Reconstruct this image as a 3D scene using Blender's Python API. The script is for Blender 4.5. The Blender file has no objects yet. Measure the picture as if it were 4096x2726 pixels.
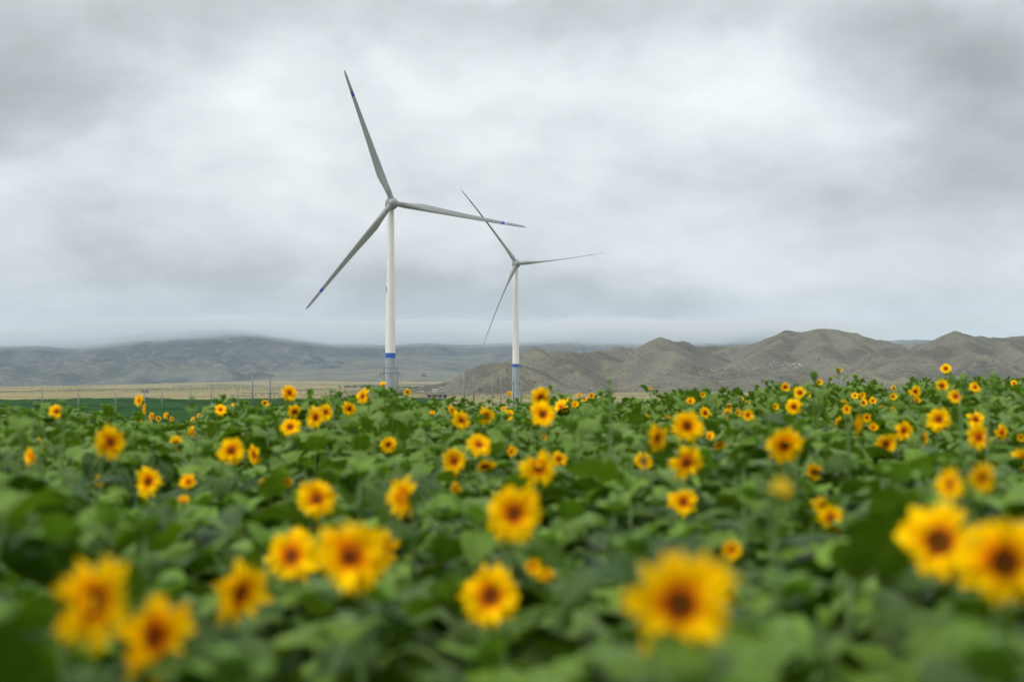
import bpy, math, random
import numpy as np
from mathutils import Vector, Matrix, Euler

R = math.radians
rng = random.Random(7)
scene = bpy.context.scene

# ------------------------------------------------------------------ camera
CAM = Vector((0.0, 0.0, 1.7))
cam_data = bpy.data.cameras.new("camera")
cam = bpy.data.objects.new("camera", cam_data)
scene.collection.objects.link(cam)
cam.location = CAM
cam.rotation_euler = (R(90 + 1.682), 0, 0)
cam_data.sensor_width = 36
cam_data.lens = 50
cam_data.clip_start = 0.05
cam_data.clip_end = 60000
cam_data.dof.use_dof = True
cam_data.dof.focus_distance = 400
cam_data.dof.aperture_fstop = 1.25
cam_data.dof.aperture_blades = 9
scene.camera = cam

# ------------------------------------------------------------------ sky and sun
SUN_EL, SUN_AZ = R(40), R(-112)         # azimuth clockwise from +Y: the light comes from the left, a little behind the camera
world = bpy.data.worlds.new("World")
scene.world = world
world.use_nodes = True
wn, wl = world.node_tree.nodes, world.node_tree.links
wn.clear()


def mk(nodes, typ, **kw):
    n = nodes.new(typ)
    for k, v in kw.items():
        if k.startswith('i_'):
            key = k[2:]
            n.inputs[int(key) if key.isdigit() else key.replace('_', ' ')].default_value = v
        else:
            setattr(n, k, v)
    return n


class G:
    """tiny node-graph helper"""
    def __init__(self, tree):
        self.t, self.n, self.l = tree, tree.nodes, tree.links

    def put(self, sock, v):
        if hasattr(v, 'is_output') or isinstance(v, bpy.types.NodeSocket):
            self.l.new(v, sock)
        elif v is not None:
            sock.default_value = v

    def math(self, op, a, b=None, c=None, clamp=False):
        m = self.n.new('ShaderNodeMath'); m.operation = op; m.use_clamp = clamp
        for i, v in enumerate((a, b, c)):
            if v is not None: self.put(m.inputs[i], v)
        return m.outputs[0]

    def vmath(self, op, a, b=None):
        m = self.n.new('ShaderNodeVectorMath'); m.operation = op
        self.put(m.inputs[0], a)
        if b is not None:
            if op == 'SCALE': self.put(m.inputs[3], b)
            else: self.put(m.inputs[1], b)
        return m.outputs[0]

    def noise(self, vec, scale, detail=4, rough=.55, dist=0.0):
        m = self.n.new('ShaderNodeTexNoise')
        if vec is not None: self.l.new(vec, m.inputs['Vector'])
        m.inputs['Scale'].default_value = scale; m.inputs['Detail'].default_value = detail
        m.inputs['Roughness'].default_value = rough; m.inputs['Distortion'].default_value = dist
        return m.outputs['Fac']

    def mix(self, f, a, b, mode='MIX'):
        m = self.n.new('ShaderNodeMix'); m.data_type = 'RGBA'; m.blend_type = mode
        self.put(m.inputs[0], f)
        self.put(m.inputs[6], (*a, 1) if isinstance(a, tuple) and len(a) == 3 else a)
        self.put(m.inputs[7], (*b, 1) if isinstance(b, tuple) and len(b) == 3 else b)
        return m.outputs[2]

    def ramp(self, f, stops):
        m = self.n.new('ShaderNodeValToRGB'); self.put(m.inputs[0], f)
        e = m.color_ramp.elements
        while len(e) < len(stops): e.new(0.5)
        for i, (p, c) in enumerate(stops):
            e[i].position = p
            e[i].color = (c, c, c, 1) if isinstance(c, (int, float)) else (*c, 1)
        return m.outputs[0]

    def smooth(self, v, a, b):
        m = self.n.new('ShaderNodeMapRange'); m.interpolation_type = 'SMOOTHSTEP'
        self.put(m.inputs[0], v); m.inputs[1].default_value = a; m.inputs[2].default_value = b
        return m.outputs[0]


g = G(world.node_tree)
tc = wn.new('ShaderNodeTexCoord')
sky = wn.new('ShaderNodeTexSky')
sky.sky_type = 'NISHITA'; sky.sun_disc = False
sky.sun_elevation = SUN_EL; sky.sun_rotation = SUN_AZ
sky.air_density = 1.0; sky.dust_density = 1.5
sep = wn.new('ShaderNodeSeparateXYZ'); wl.new(tc.outputs['Generated'], sep.inputs[0])
dz = g.math('MAXIMUM', sep.outputs[2], 0.0)
den = g.math('ADD', dz, 0.42)
cx = g.math('DIVIDE', sep.outputs[0], den)
cy = g.math('DIVIDE', sep.outputs[1], den)
cmb = wn.new('ShaderNodeCombineXYZ'); wl.new(cx, cmb.inputs[0]); wl.new(cy, cmb.inputs[1]); cmb.inputs[2].default_value = 3.7
deck = cmb.outputs[0]                       # a position on the flat cloud deck overhead
n1 = g.noise(deck, 2.0, 6, .52, .15)
n2 = g.noise(g.vmath('ADD', deck, (17.3, 4.1, 9.0)), 6.5, 6, .55, .15)
n3 = g.noise(g.vmath('ADD', deck, (5.3, 31.0, 2.0)), 0.95, 3, .5, .1)
tot = g.math('ADD', g.math('MULTIPLY', n1, .52), g.math('ADD', g.math('MULTIPLY', n2, .26), g.math('MULTIPLY', n3, .22)))
# heavier and thinner masses of the cloud deck: (bearing x/y, height z/y, half-widths, thickness)
fy = g.math('MAXIMUM', sep.outputs[1], .05)
bu = g.math('DIVIDE', sep.outputs[0], fy); bv = g.math('DIVIDE', sep.outputs[2], fy)
fwd = g.smooth(sep.outputs[1], .3, .7)
wob = g.math('MULTIPLY_ADD', n1, .24, -.12)
for (u0, v0, su, sv, amp) in [(-.177, .168, .07, .055, .055), (-.27, .20, .05, .035, .045), (.117, .212, .06, .032, .05), (.20, .205, .05, .035, .05), (.335, .225, .085, .07, -.17), (.03, .265, .22, .022, -.09),
                              (-.37, .25, .08, .06, -.06), (.236, .132, .12, .022, -.06), (.36, .16, .05, .03, -.02), (.37, .275, .10, .05, -.12), (.33, .112, .05, .02, .03), (.17, .078, .16, .014, .045), (.08, .046, .30, .018, -.05), (-.25, .07, .12, .02, -.035), (-.05, .10, .1, .03, .02)]:
    a_ = g.math('DIVIDE', g.math('SUBTRACT', g.math('ADD', bu, wob), u0), su)
    b_ = g.math('DIVIDE', g.math('SUBTRACT', g.math('ADD', bv, g.math('MULTIPLY', wob, .45)), v0), sv)
    e_ = g.math('EXPONENT', g.math('MULTIPLY', g.math('ADD', g.math('MULTIPLY', a_, a_), g.math('MULTIPLY', b_, b_)), -.7))
    tot = g.math('ADD', tot, g.math('MULTIPLY', g.math('MULTIPLY', e_, amp), fwd))

cl = g.ramp(tot, [(0.18, (2.0, 2.1, 2.12)), (0.30, (3.1, 3.25, 3.28)), (0.41, (4.5, 4.72, 4.82)), (0.49, (5.9, 6.2, 6.32)), (0.58, (7.3, 7.6, 7.7)), (0.66, (7.9, 8.2, 8.3))])
zen = g.math('MULTIPLY_ADD', g.math('POWER', dz, 1.2), 1.95, 0.77)      # an overcast sky is brighter towards the zenith
cl = g.vmath('SCALE', cl, zen)
low = g.smooth(sep.outputs[2], 0.10, 0.0)
cl = g.mix(g.math('MULTIPLY', low, .55), cl, (4.7, 5.1, 5.3))
col = g.mix(0.93, sky.outputs[0], cl)
bg = wn.new('ShaderNodeBackground'); bg.inputs[1].default_value = 0.1
wl.new(col, bg.inputs[0])
wo = wn.new('ShaderNodeOutputWorld'); wl.new(bg.outputs[0], wo.inputs[0])

sun_data = bpy.data.lights.new("sun", 'SUN')
sun_data.energy = 1.5; sun_data.angle = R(14); sun_data.color = (1.0, .96, .89)
sun = bpy.data.objects.new("sun", sun_data)
scene.collection.objects.link(sun)
sdir = Vector((math.sin(SUN_AZ) * math.cos(SUN_EL), math.cos(SUN_AZ) * math.cos(SUN_EL), math.sin(SUN_EL)))
sun.rotation_euler = sdir.to_track_quat('Z', 'Y').to_euler()
sun.location = sdir * 100

vs = scene.view_settings
vs.view_transform = 'Standard'; vs.look = 'None'; vs.gamma = 1.0; vs.use_curve_mapping = False
vs.exposure = 0.36
scene.cycles.use_denoising = True
scene.cycles.volume_bounces = 2
scene.cycles.max_bounces = 7
scene.cycles.transparent_max_bounces = 12
scene.cycles.use_adaptive_sampling = True

# ------------------------------------------------------------------ general helpers
COL = scene.collection


def tag(o, label=None, cat=None, group=None, kind=None):
    if label: o['label'] = label
    if cat: o['category'] = cat
    if group: o['group'] = group
    if kind: o['kind'] = kind
    return o


def link(name, mesh, parent=None, loc=(0, 0, 0), rot=None, scale=None):
    o = bpy.data.objects.new(name, mesh)
    COL.objects.link(o)
    if parent is not None: o.parent = parent
    o.location = loc
    if rot is not None: o.rotation_euler = rot
    if scale is not None: o.scale = scale if hasattr(scale, '__len__') else (scale,) * 3
    return o


def empty(name, loc, rz=0.0):
    o = bpy.data.objects.new(name, None)
    o.empty_display_size = .1
    COL.objects.link(o); o.location = loc; o.rotation_euler = (0, 0, rz)
    return o


def mesh(name, v, f, mats=(), smooth=True, uv=None, midx=None):
    m = bpy.data.meshes.new(name)
    m.from_pydata([tuple(map(float, p)) for p in v], [], [tuple(map(int, q)) for q in f])
    for k in mats: m.materials.append(k)
    if smooth: m.polygons.foreach_set('use_smooth', [True] * len(m.polygons))
    if midx is not None: m.polygons.foreach_set('material_index', midx)
    if uv is not None:
        lay = m.uv_layers.new(name='UVMap')
        li = np.empty(len(m.loops), dtype=np.int32); m.loops.foreach_get('vertex_index', li)
        lay.data.foreach_set('uv', np.asarray(uv, dtype=np.float32)[li].ravel())
    m.update()
    return m


def big_mesh(name, V, F, mats, midx=None, uv=None, smooth=True):
    """numpy arrays: V (n,3), F (m,4) quads or (m,3) tris"""
    m = bpy.data.meshes.new(name)
    k = F.shape[1]
    m.vertices.add(len(V)); m.vertices.foreach_set('co', V.astype(np.float32).ravel())
    m.loops.add(F.size); m.loops.foreach_set('vertex_index', F.astype(np.int32).ravel())
    m.polygons.add(len(F))
    m.polygons.foreach_set('loop_start', np.arange(0, F.size, k, dtype=np.int32))
    if smooth: m.polygons.foreach_set('use_smooth', np.ones(len(F), dtype=bool))
    for q in mats: m.materials.append(q)
    if midx is not None: m.polygons.foreach_set('material_index', midx.astype(np.int32))
    if uv is not None:
        lay = m.uv_layers.new(name='UVMap')
        lay.data.foreach_set('uv', uv[F.ravel()].astype(np.float32).ravel())
    m.update(calc_edges=True)
    m.validate()
    return m


class MB:
    def __init__(self): self.v, self.f = [], []

    def add(self, v, f):
        o = len(self.v); self.v += [tuple(p) for p in v]; self.f += [tuple(i + o for i in q) for q in f]
        return self

    def box(self, c, s, rz=0.0):
        x, y, z = (k / 2 for k in s)
        ca, sa = math.cos(rz), math.sin(rz)
        P = [(-x, -y, -z), (x, -y, -z), (x, y, -z), (-x, y, -z), (-x, -y, z), (x, -y, z), (x, y, z), (-x, y, z)]
        P = [(c[0] + a * ca - b * sa, c[1] + a * sa + b * ca, c[2] + d) for a, b, d in P]
        return self.add(P, [(0, 3, 2, 1), (4, 5, 6, 7), (0, 1, 5, 4), (1, 2, 6, 5), (2, 3, 7, 6), (3, 0, 4, 7)])

    def tube(self, pts, rad, n=8, cap=True):
        pts = [Vector(p) for p in pts]
        if not hasattr(rad, '__len__'): rad = [rad] * len(pts)
        V, F = [], []
        prev = None
        for i, p in enumerate(pts):
            d = (pts[min(i + 1, len(pts) - 1)] - pts[max(i - 1, 0)]).normalized()
            if prev is None:
                a = d.orthogonal().normalized()
            else:
                a = (prev - d * prev.dot(d)).normalized()
            prev = a
            b = d.cross(a)
            for k in range(n):
                t = 2 * math.pi * k / n
                V.append(p + (a * math.cos(t) + b * math.sin(t)) * rad[i])
        for i in range(len(pts) - 1):
            for k in range(n):
                F.append((i * n + k, i * n + (k + 1) % n, (i + 1) * n + (k + 1) % n, (i + 1) * n + k))
        if cap:
            F.append(tuple(range(n))[::-1]); F.append(tuple(range((len(pts) - 1) * n, len(pts) * n)))
        return self.add(V, F)

    def lathe(self, prof, n=24, cap=True):
        """profile [(r,z)] about Z"""
        V = [(r * math.cos(2 * math.pi * k / n), r * math.sin(2 * math.pi * k / n), z) for r, z in prof for k in range(n)]
        F = [(i * n + k, i * n + (k + 1) % n, (i + 1) * n + (k + 1) % n, (i + 1) * n + k)
             for i in range(len(prof) - 1) for k in range(n)]
        if cap:
            F.append(tuple(range(n))[::-1]); F.append(tuple(range((len(prof) - 1) * n, len(prof) * n)))
        return self.add(V, F)

    def build(self, name, mat, parent=None, smooth=False, loc=(0, 0, 0), rot=None):
        return link(name, mesh(name, self.v, self.f, [mat], smooth), parent, loc, rot)


# ---- numpy noise
_perm = np.random.RandomState(11).rand(512, 512)


def vnoise(x, y):
    xi, yi = np.floor(x).astype(int), np.floor(y).astype(int)
    fx, fy = x - xi, y - yi
    fx, fy = fx * fx * fx * (fx * (fx * 6 - 15) + 10), fy * fy * fy * (fy * (fy * 6 - 15) + 10)
    p = lambda a, b: _perm[a & 511, b & 511]
    a = p(xi, yi) * (1 - fx) + p(xi + 1, yi) * fx
    b = p(xi, yi + 1) * (1 - fx) + p(xi + 1, yi + 1) * fx
    return (a * (1 - fy) + b * fy) * 2 - 1


def fbm(x, y, o=4, gain=.5):
    s, a = 0, 1.0
    for i in range(o):
        s = s + a * vnoise(x + 37.2 * i, y - 91.7 * i)
        x, y, a = x * 2.03, y * 2.03, a * gain
    return s


def ridged(x, y, o=4, gain=.5):
    s, a = 0, 1.0
    for i in range(o):
        s = s + a * (1 - np.abs(vnoise(x + 13.2 * i, y + 51.7 * i)) * 2)
        x, y, a = x * 2.05, y * 2.05, a * gain
    return s


def sstep(a, b, x):
    t = np.clip((x - a) / (b - a), 0, 1)
    return t * t * (3 - 2 * t)


def field_z(x, y):
    """ground of the sunflower field: a slope that climbs to the right"""
    return 0.022 * x + 0.004 * y


def ground_z(x, y):
    x = np.asarray(x, float); y = np.asarray(y, float)
    near = field_z(np.clip(x, -60, 45), np.clip(y, -40, 110))
    edge = 34 + 1.9 * np.clip(x, -8, 30)
    drop = sstep(0, 240, y - edge - 6)
    z = near * (1 - drop) - 9.7 * drop
    z = z + 15.0 * sstep(1500, 7000, y) + 34 * sstep(7000, 14000, y)
    z = z - 42 * sstep(-450, -2600, x) * sstep(2000, 6200, y) + 13 * np.exp(-((x + 1250) / 750) ** 2) * sstep(3200, 6600, y)   # a shallow valley and a gravel fan
    z = z + fbm(x / 420, y / 420, 3) * 1.3 * sstep(700, 2500, y)
    z = z + fbm(x / 45, y / 45, 2) * .16 * sstep(140, 400, y)
    return z


# ------------------------------------------------------------------ materials
def new_mat(name):
    m = bpy.data.materials.new(name); m.use_nodes = True
    m.node_tree.nodes.clear()
    gg = G(m.node_tree)
    out = gg.n.new('ShaderNodeOutputMaterial')
    b = gg.n.new('ShaderNodeBsdfPrincipled')
    gg.l.new(b.outputs[0], out.inputs[0])
    return m, gg, b, out


def simple(name, c, rough=.6, var=.08, scale=3.0, metal=0.0, spec=.4):
    m, gg, b, out = new_mat(name)
    t = gg.n.new('ShaderNodeTexCoord')
    nz = gg.noise(t.outputs['Object'], scale, 5, .6)
    k = gg.math('MULTIPLY_ADD', nz, 2 * var, 1 - var)
    gg.l.new(gg.vmath('SCALE', (c[0], c[1], c[2]), k), b.inputs['Base Color'])
    b.inputs['Roughness'].default_value = rough; b.inputs['Metallic'].default_value = metal
    b.inputs['Specular IOR Level'].default_value = spec
    return m


def leaf_material(name, base, dark, vein, transl=.22, rough=.42):
    m, gg, b, out = new_mat(name)
    geo = gg.n.new('ShaderNodeNewGeometry'); info = gg.n.new('ShaderNodeObjectInfo')
    uvn = gg.n.new('ShaderNodeUVMap'); s = gg.n.new('ShaderNodeSeparateXYZ'); gg.l.new(uvn.outputs[0], s.inputs[0])
    nz = gg.noise(geo.outputs['Position'], 2.3, 3, .6)
    fine = gg.noise(geo.outputs['Position'], 38, 4, .6)
    f = gg.math('ADD', gg.math('MULTIPLY', nz, .8), gg.math('MULTIPLY_ADD', info.outputs['Random'], .9, -.34))
    f = gg.math('ADD', f, gg.math('MULTIPLY_ADD', fine, .3, -.27), clamp=True)
    c = gg.mix(f, dark, base)
    # midrib and side veins, from the leaf's own coordinates
    au = gg.math('ABSOLUTE', gg.math('SUBTRACT', s.outputs[0], .5))
    mid = gg.smooth(au, .035, .0)
    ph = gg.math('FRACT', gg.math('SUBTRACT', gg.math('MULTIPLY', s.outputs[1], 7.0), gg.math('MULTIPLY', au, 5.0)))
    side = gg.math('MULTIPLY', gg.smooth(gg.math('ABSOLUTE', gg.math('SUBTRACT', ph, .5)), .09, .0), .55)
    c = gg.mix(gg.math('MULTIPLY', gg.math('MAXIMUM', mid, side), .6), c, vein)
    gg.l.new(c, b.inputs['Base Color'])
    b.inputs['Roughness'].default_value = rough; b.inputs['Specular IOR Level'].default_value = .2
    bump = gg.n.new('ShaderNodeBump'); bump.inputs['Strength'].default_value = .35; bump.inputs['Distance'].default_value = .006
    gg.l.new(gg.math('ADD', fine, gg.math('MULTIPLY', side, -.6)), bump.inputs['Height'])
    gg.l.new(bump.outputs[0], b.inputs['Normal'])
    tr = gg.n.new('ShaderNodeBsdfTranslucent')
    gg.l.new(gg.mix(1.0, c, (1.25, 1.35, .45), 'MULTIPLY'), tr.inputs[0])
    mx = gg.n.new('ShaderNodeMixShader'); mx.inputs[0].default_value = transl
    gg.l.new(b.outputs[0], mx.inputs[1]); gg.l.new(tr.outputs[0], mx.inputs[2]); gg.l.new(mx.outputs[0], out.inputs[0])
    return m


M = {}
M['leaf'] = leaf_material('leaf_green', (.142, .236, .018), (.018, .050, .002), (.18, .28, .055), transl=.2, rough=.52)
M['young'] = leaf_material('young_leaf_green', (.16, .28, .03), (.075, .15, .012), (.19, .31, .06), rough=.6)
M['stem'] = simple('stem_green', (.12, .20, .05), .6, .15, 12)
M['sepal'] = simple('sepal_green', (.085, .165, .022), .6, .2, 30)


def petal_material(name, tip, base):
    m, gg, b, out = new_mat(name)
    uvn = gg.n.new('ShaderNodeUVMap'); s = gg.n.new('ShaderNodeSeparateXYZ'); gg.l.new(uvn.outputs[0], s.inputs[0])
    info = gg.n.new('ShaderNodeObjectInfo'); geo = gg.n.new('ShaderNodeNewGeometry')
    streak = gg.noise(gg.vmath('MULTIPLY', uvn.outputs[0], (9, 1.2, 1)), 2.0, 2, .5)
    nz = gg.noise(geo.outputs['Position'], 14, 2, .5)
    v = gg.math('ADD', s.outputs[1], gg.math('MULTIPLY_ADD', streak, .25, -.125))
    c = gg.mix(gg.smooth(v, .0, .46), base, tip)
    k = gg.math('ADD', gg.math('MULTIPLY_ADD', nz, .30, .76), gg.math('MULTIPLY', info.outputs['Random'], .16))
    c = gg.vmath('SCALE', c, k)
    gg.l.new(c, b.inputs['Base Color'])
    b.inputs['Roughness'].default_value = .7; b.inputs['Specular IOR Level'].default_value = .05
    tr = gg.n.new('ShaderNodeBsdfTranslucent'); gg.l.new(c, tr.inputs[0])
    mx = gg.n.new('ShaderNodeMixShader'); mx.inputs[0].default_value = .28
    gg.l.new(b.outputs[0], mx.inputs[1]); gg.l.new(tr.outputs[0], mx.inputs[2]); gg.l.new(mx.outputs[0], out.inputs[0])
    return m


M['petal'] = petal_material('petal_yellow', (1.0, .62, .0), (.95, .28, .0))


def disc_material():
    m, gg, b, out = new_mat('disc_brown')
    uvn = gg.n.new('ShaderNodeUVMap'); s = gg.n.new('ShaderNodeSeparateXYZ'); gg.l.new(uvn.outputs[0], s.inputs[0])
    geo = gg.n.new('ShaderNodeNewGeometry')
    nz = gg.noise(geo.outputs['Position'], 220, 3, .6)
    r = gg.math('ADD', s.outputs[1], gg.math('MULTIPLY_ADD', nz, .2, -.1))
    di = gg.n.new('ShaderNodeObjectInfo')
    r = gg.math('ADD', r, gg.math('MULTIPLY_ADD', di.outputs['Random'], .24, -.12))
    c = gg.ramp(r, [(0.0, (.11, .070, .006)), (.30, (.13, .042, .004)), (.62, (.20, .040, .002)), (.82, (.48, .085, .001)), (1.0, (.70, .17, .001))])
    gg.l.new(c, b.inputs['Base Color']); b.inputs['Roughness'].default_value = .85
    b.inputs['Specular IOR Level'].default_value = .1
    bump = gg.n.new('ShaderNodeBump'); bump.inputs['Strength'].default_value = .8; bump.inputs['Distance'].default_value = .004
    gg.l.new(nz, bump.inputs['Height']); gg.l.new(bump.outputs[0], b.inputs['Normal'])
    return m


M['disc'] = disc_material()


def ground_material():
    m, gg, b, out = new_mat('dry_grass_ground')
    geo = gg.n.new('ShaderNodeNewGeometry'); P = geo.outputs['Position']
    s = gg.n.new('ShaderNodeSeparateXYZ'); gg.l.new(P, s.inputs[0])
    stretch = gg.vmath('MULTIPLY', P, (.55, 1, 0))
    a = gg.noise(stretch, .004, 6, .6, .4); bb = gg.noise(P, .06, 5, .65); c2 = gg.noise(P, .9, 4, .6)
    grass = gg.mix(gg.smooth(a, .38, .62), (.225, .185, .075), (.30, .255, .125))
    grass = gg.mix(gg.smooth(gg.noise(gg.vmath('ADD', stretch, (900, 50, 0)), .0075, 5, .6, .5), .56, .68), grass, (.155, .120, .072))
    grass = gg.mix(gg.smooth(gg.noise(gg.vmath('ADD', stretch, (100, 750, 0)), .006, 4, .6), .60, .72), grass, (.10, .12, .042))
    grass = gg.mix(gg.math('MULTIPLY', gg.smooth(bb, .56, .66), .6), grass, (.085, .085, .040))
    band = gg.noise(gg.vmath('MULTIPLY', P, (.30, 1, 0)), .016, 6, .68, .6)          # tracks, ditches and strips of scrub
    grass = gg.mix(gg.math('MULTIPLY', gg.smooth(band, .55, .66), .75), grass, (.11, .095, .055))
    grass = gg.mix(gg.math('MULTIPLY', gg.smooth(band, .43, .34), .6), grass, (.36, .31, .15))
    vor = gg.n.new('ShaderNodeTexVoronoi'); gg.l.new(P, vor.inputs['Vector']); vor.inputs['Scale'].default_value = .13
    grass = gg.mix(gg.math('MULTIPLY', gg.math('MULTIPLY', gg.smooth(vor.outputs['Distance'], .32, .18), gg.smooth(a, .42, .6)), .8), grass, (.06, .065, .03))
    grass = gg.vmath('SCALE', grass, gg.math('MULTIPLY_ADD', c2, .5, .55))
    soil = gg.mix(c2, (.045, .032, .018), (.085, .06, .035))
    nearf = gg.smooth(s.outputs[1], 150, 110)
    gg.l.new(gg.mix(nearf, grass, soil), b.inputs['Base Color'])
    b.inputs['Roughness'].default_value = .95; b.inputs['Specular IOR Level'].default_value = .1
    bump = gg.n.new('ShaderNodeBump'); bump.inputs['Strength'].default_value = .6; bump.inputs['Distance'].default_value = .5
    gg.l.new(gg.math('ADD', c2, gg.math('MULTIPLY', bb, 2)), bump.inputs['Height']); gg.l.new(bump.outputs[0], b.inputs['Normal'])
    return m


def hill_material(name, c_low, c_mid, c_dark, spot, k, patch=.5, flat=.6):
    """k: metres of the finest shrub speckle"""
    m, gg, b, out = new_mat(name)
    geo = gg.n.new('ShaderNodeNewGeometry'); P = geo.outputs['Position']
    s = gg.n.new('ShaderNodeSeparateXYZ'); gg.l.new(P, s.inputs[0])
    nrm = gg.n.new('ShaderNodeSeparateXYZ'); gg.l.new(geo.outputs['True Normal'], nrm.inputs[0])
    big = gg.noise(P, 1 / (k * 60), 5, .6, .6); med = gg.noise(P, 1 / (k * 9), 5, .65); fine = gg.noise(P, 1 / (k * 1.6), 4, .7)
    c = gg.mix(gg.smooth(big, .40, .62), c_mid, c_dark)
    c = gg.mix(gg.math('MULTIPLY', gg.smooth(med, .5, .68), patch), c, c_low)
    lowf = gg.math('MULTIPLY', gg.smooth(nrm.outputs[2], .955, .998), flat)     # grass grows where the ground is flat
    c = gg.mix(lowf, c, c_low)
    vor = gg.n.new('ShaderNodeTexVoronoi'); gg.l.new(P, vor.inputs['Vector']); vor.inputs['Scale'].default_value = 1 / (k * 4.2)
    dots = gg.math('MULTIPLY', gg.smooth(vor.outputs['Distance'], .30, .16), gg.smooth(gg.noise(P, 1 / (k * 40), 3, .6), .42, .62))
    c = gg.mix(gg.math('MULTIPLY', dots, .8), c, spot)
    c = gg.vmath('SCALE', c, gg.math('MULTIPLY_ADD', fine, .8, .6))
    gg.l.new(c, b.inputs['Base Color']); b.inputs['Roughness'].default_value = .95; b.inputs['Specular IOR Level'].default_value = .1
    bump = gg.n.new('ShaderNodeBump'); bump.inputs['Strength'].default_value = .8; bump.inputs['Distance'].default_value = k * 2.2
    gg.l.new(gg.math('ADD', gg.math('MULTIPLY', med, 2.0), fine), bump.inputs['Height']); gg.l.new(bump.outputs[0], b.inputs['Normal'])
    return m


M['ground'] = ground_material()
M['hill'] = hill_material('shrubby_brown_hillside', (.195, .178, .092), (.152, .140, .107), (.092, .086, .066), (.038, .040, .028), 2.3)
M['mount'] = hill_material('far_mountain_slope', (.235, .215, .125), (.100, .096, .072), (.034, .040, .034), (.024, .032, .024), 7.0, .5, .32)

# ------------------------------------------------------------------ terrain
def grid_mesh(name, xs, ys, zf, mat, mask=None):
    X, Y = np.meshgrid(xs, ys)
    Z = zf(X, Y)
    V = np.stack([X.ravel(), Y.ravel(), Z.ravel()], 1)
    nx, ny = len(xs), len(ys)
    i = (np.arange(ny - 1)[:, None] * nx + np.arange(nx - 1)[None, :]).ravel()
    F = np.stack([i, i + 1, i + nx + 1, i + nx], 1)
    if mask is not None:
        keep = mask(X, Y, Z).ravel()[F].any(axis=1)
        F = F[keep]
        used = np.unique(F); re = np.full(len(V), -1); re[used] = np.arange(len(used))
        V = V[used]; F = re[F]
    return big_mesh(name, V, F, [mat])


def spaced(lo, hi, d0, grow):
    out = [0.0]; d = d0
    while out[-1] < hi: out.append(out[-1] + d); d *= grow
    neg = [0.0]; d = d0
    while neg[-1] > lo: neg.append(neg[-1] - d); d *= grow
    return np.array(neg[:0:-1] + out)


ground = link('ground', grid_mesh('ground', spaced(-16000, 16000, 2.0, 1.045), spaced(-1500, 17000, 2.0, 1.028), ground_z, M['ground']))
tag(ground, kind='structure')


def smax(a, b, k): return .5 * (a + b + np.sqrt((a - b) ** 2 + k * k))


def ridges_height(X, Y, ridges, k):
    """smooth maximum over ridge lines; each one is only evaluated where it can matter"""
    H = np.full(X.shape, -60.0)
    x1d, y1d = X.mean(axis=0), Y.mean(axis=1)
    for pts, slope, rnd in ridges:
        p = np.array(pts)
        reach = (p[:, 2].max() + 60) / slope + rnd + 160
        if X.size > 1:
            i0, i1 = np.searchsorted(x1d, (p[:, 0].min() - reach, p[:, 0].max() + reach))
            j0, j1 = np.searchsorted(y1d, (p[:, 1].min() - reach, p[:, 1].max() + reach))
        else:
            i0, i1, j0, j1 = 0, 1, 0, 1
        if i1 <= i0 or j1 <= j0: continue
        Xs, Ys = X[j0:j1, i0:i1], Y[j0:j1, i0:i1]
        best = np.full(Xs.shape, -60.0)
        for (x0, y0, z0), (x1, y1, z1) in zip(pts[:-1], pts[1:]):
            dx, dy = x1 - x0, y1 - y0
            t = np.clip(((Xs - x0) * dx + (Ys - y0) * dy) / (dx * dx + dy * dy), 0, 1)
            d2 = (Xs - x0 - t * dx) ** 2 + (Ys - y0 - t * dy) ** 2
            np.maximum(best, z0 + t * (z1 - z0) - slope * (np.sqrt(d2 + rnd * rnd) - rnd), out=best)
        H[j0:j1, i0:i1] = smax(H[j0:j1, i0:i1], best, k)
    return H


def wander(p, q, n, amp, rn):
    """polyline from p to q with sideways wander; height falls along a concave line"""
    out = []
    px, py = -(q[1] - p[1]), q[0] - p[0]
    L = math.hypot(px, py)
    off = 0
    for i in range(n + 1):
        t = i / n
        if 0 < i < n: off += rn.uniform(-1, 1) * amp
        z = q[2] + (p[2] - q[2]) * (1 - t) ** 1.25 + (rn.uniform(-.03, .05) * p[2] if 0 < i < n else 0)
        out.append((p[0] + (q[0] - p[0]) * t + px / L * off, p[1] + (q[1] - p[1]) * t + py / L * off, z))
    return out


# brown hills, 1.5 to 3.5 km away. Crest points are (bearing as x/y, distance, height above the camera as z/y).
def bear(px, py, D): return ((px - 2048) / 5689 * D, D, 1.7 + (1530 - py) / 5689 * D)


rn = random.Random(5)
crest_a = [bear(*p) for p in [(1990, 1441, 1630), (2010, 1439, 1650), (2049, 1441, 1700), (2110, 1462, 1780)]]
crest_b = [bear(*p) for p in [(2070, 1425, 2050), (2128, 1397, 2060), (2161, 1388, 2080), (2200, 1401, 2120), (2330, 1402, 2250), (2404, 1397, 2350), (2450, 1387, 2450),
                              (2500, 1383, 2520), (2544, 1392, 2560), (2609, 1364, 2480), (2653, 1345, 2440), (2695, 1360, 2500), (2746, 1361, 2600), (2803, 1385, 2800),
                              (2890, 1380, 2900), (2933, 1385, 2900), (2998, 1374, 2860), (3048, 1356, 2800), (3149, 1319, 2700), (3214, 1324, 2680), (3264, 1314, 2640),
                              (3336, 1317, 2660), (3401, 1321, 2700), (3466, 1342, 2760), (3538, 1361, 2820), (3624, 1380, 2900), (3667, 1378, 2860), (3754, 1356, 2700),
                              (3829, 1323, 2560), (3883, 1336, 2580), (4020, 1345, 2650), (4096, 1342, 2700), (4260, 1325, 2700), (4480, 1350, 2800), (4800, 1330, 2900)]]
HR = [(crest_a, .62, 12), (crest_b, .58, 8)]
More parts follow.
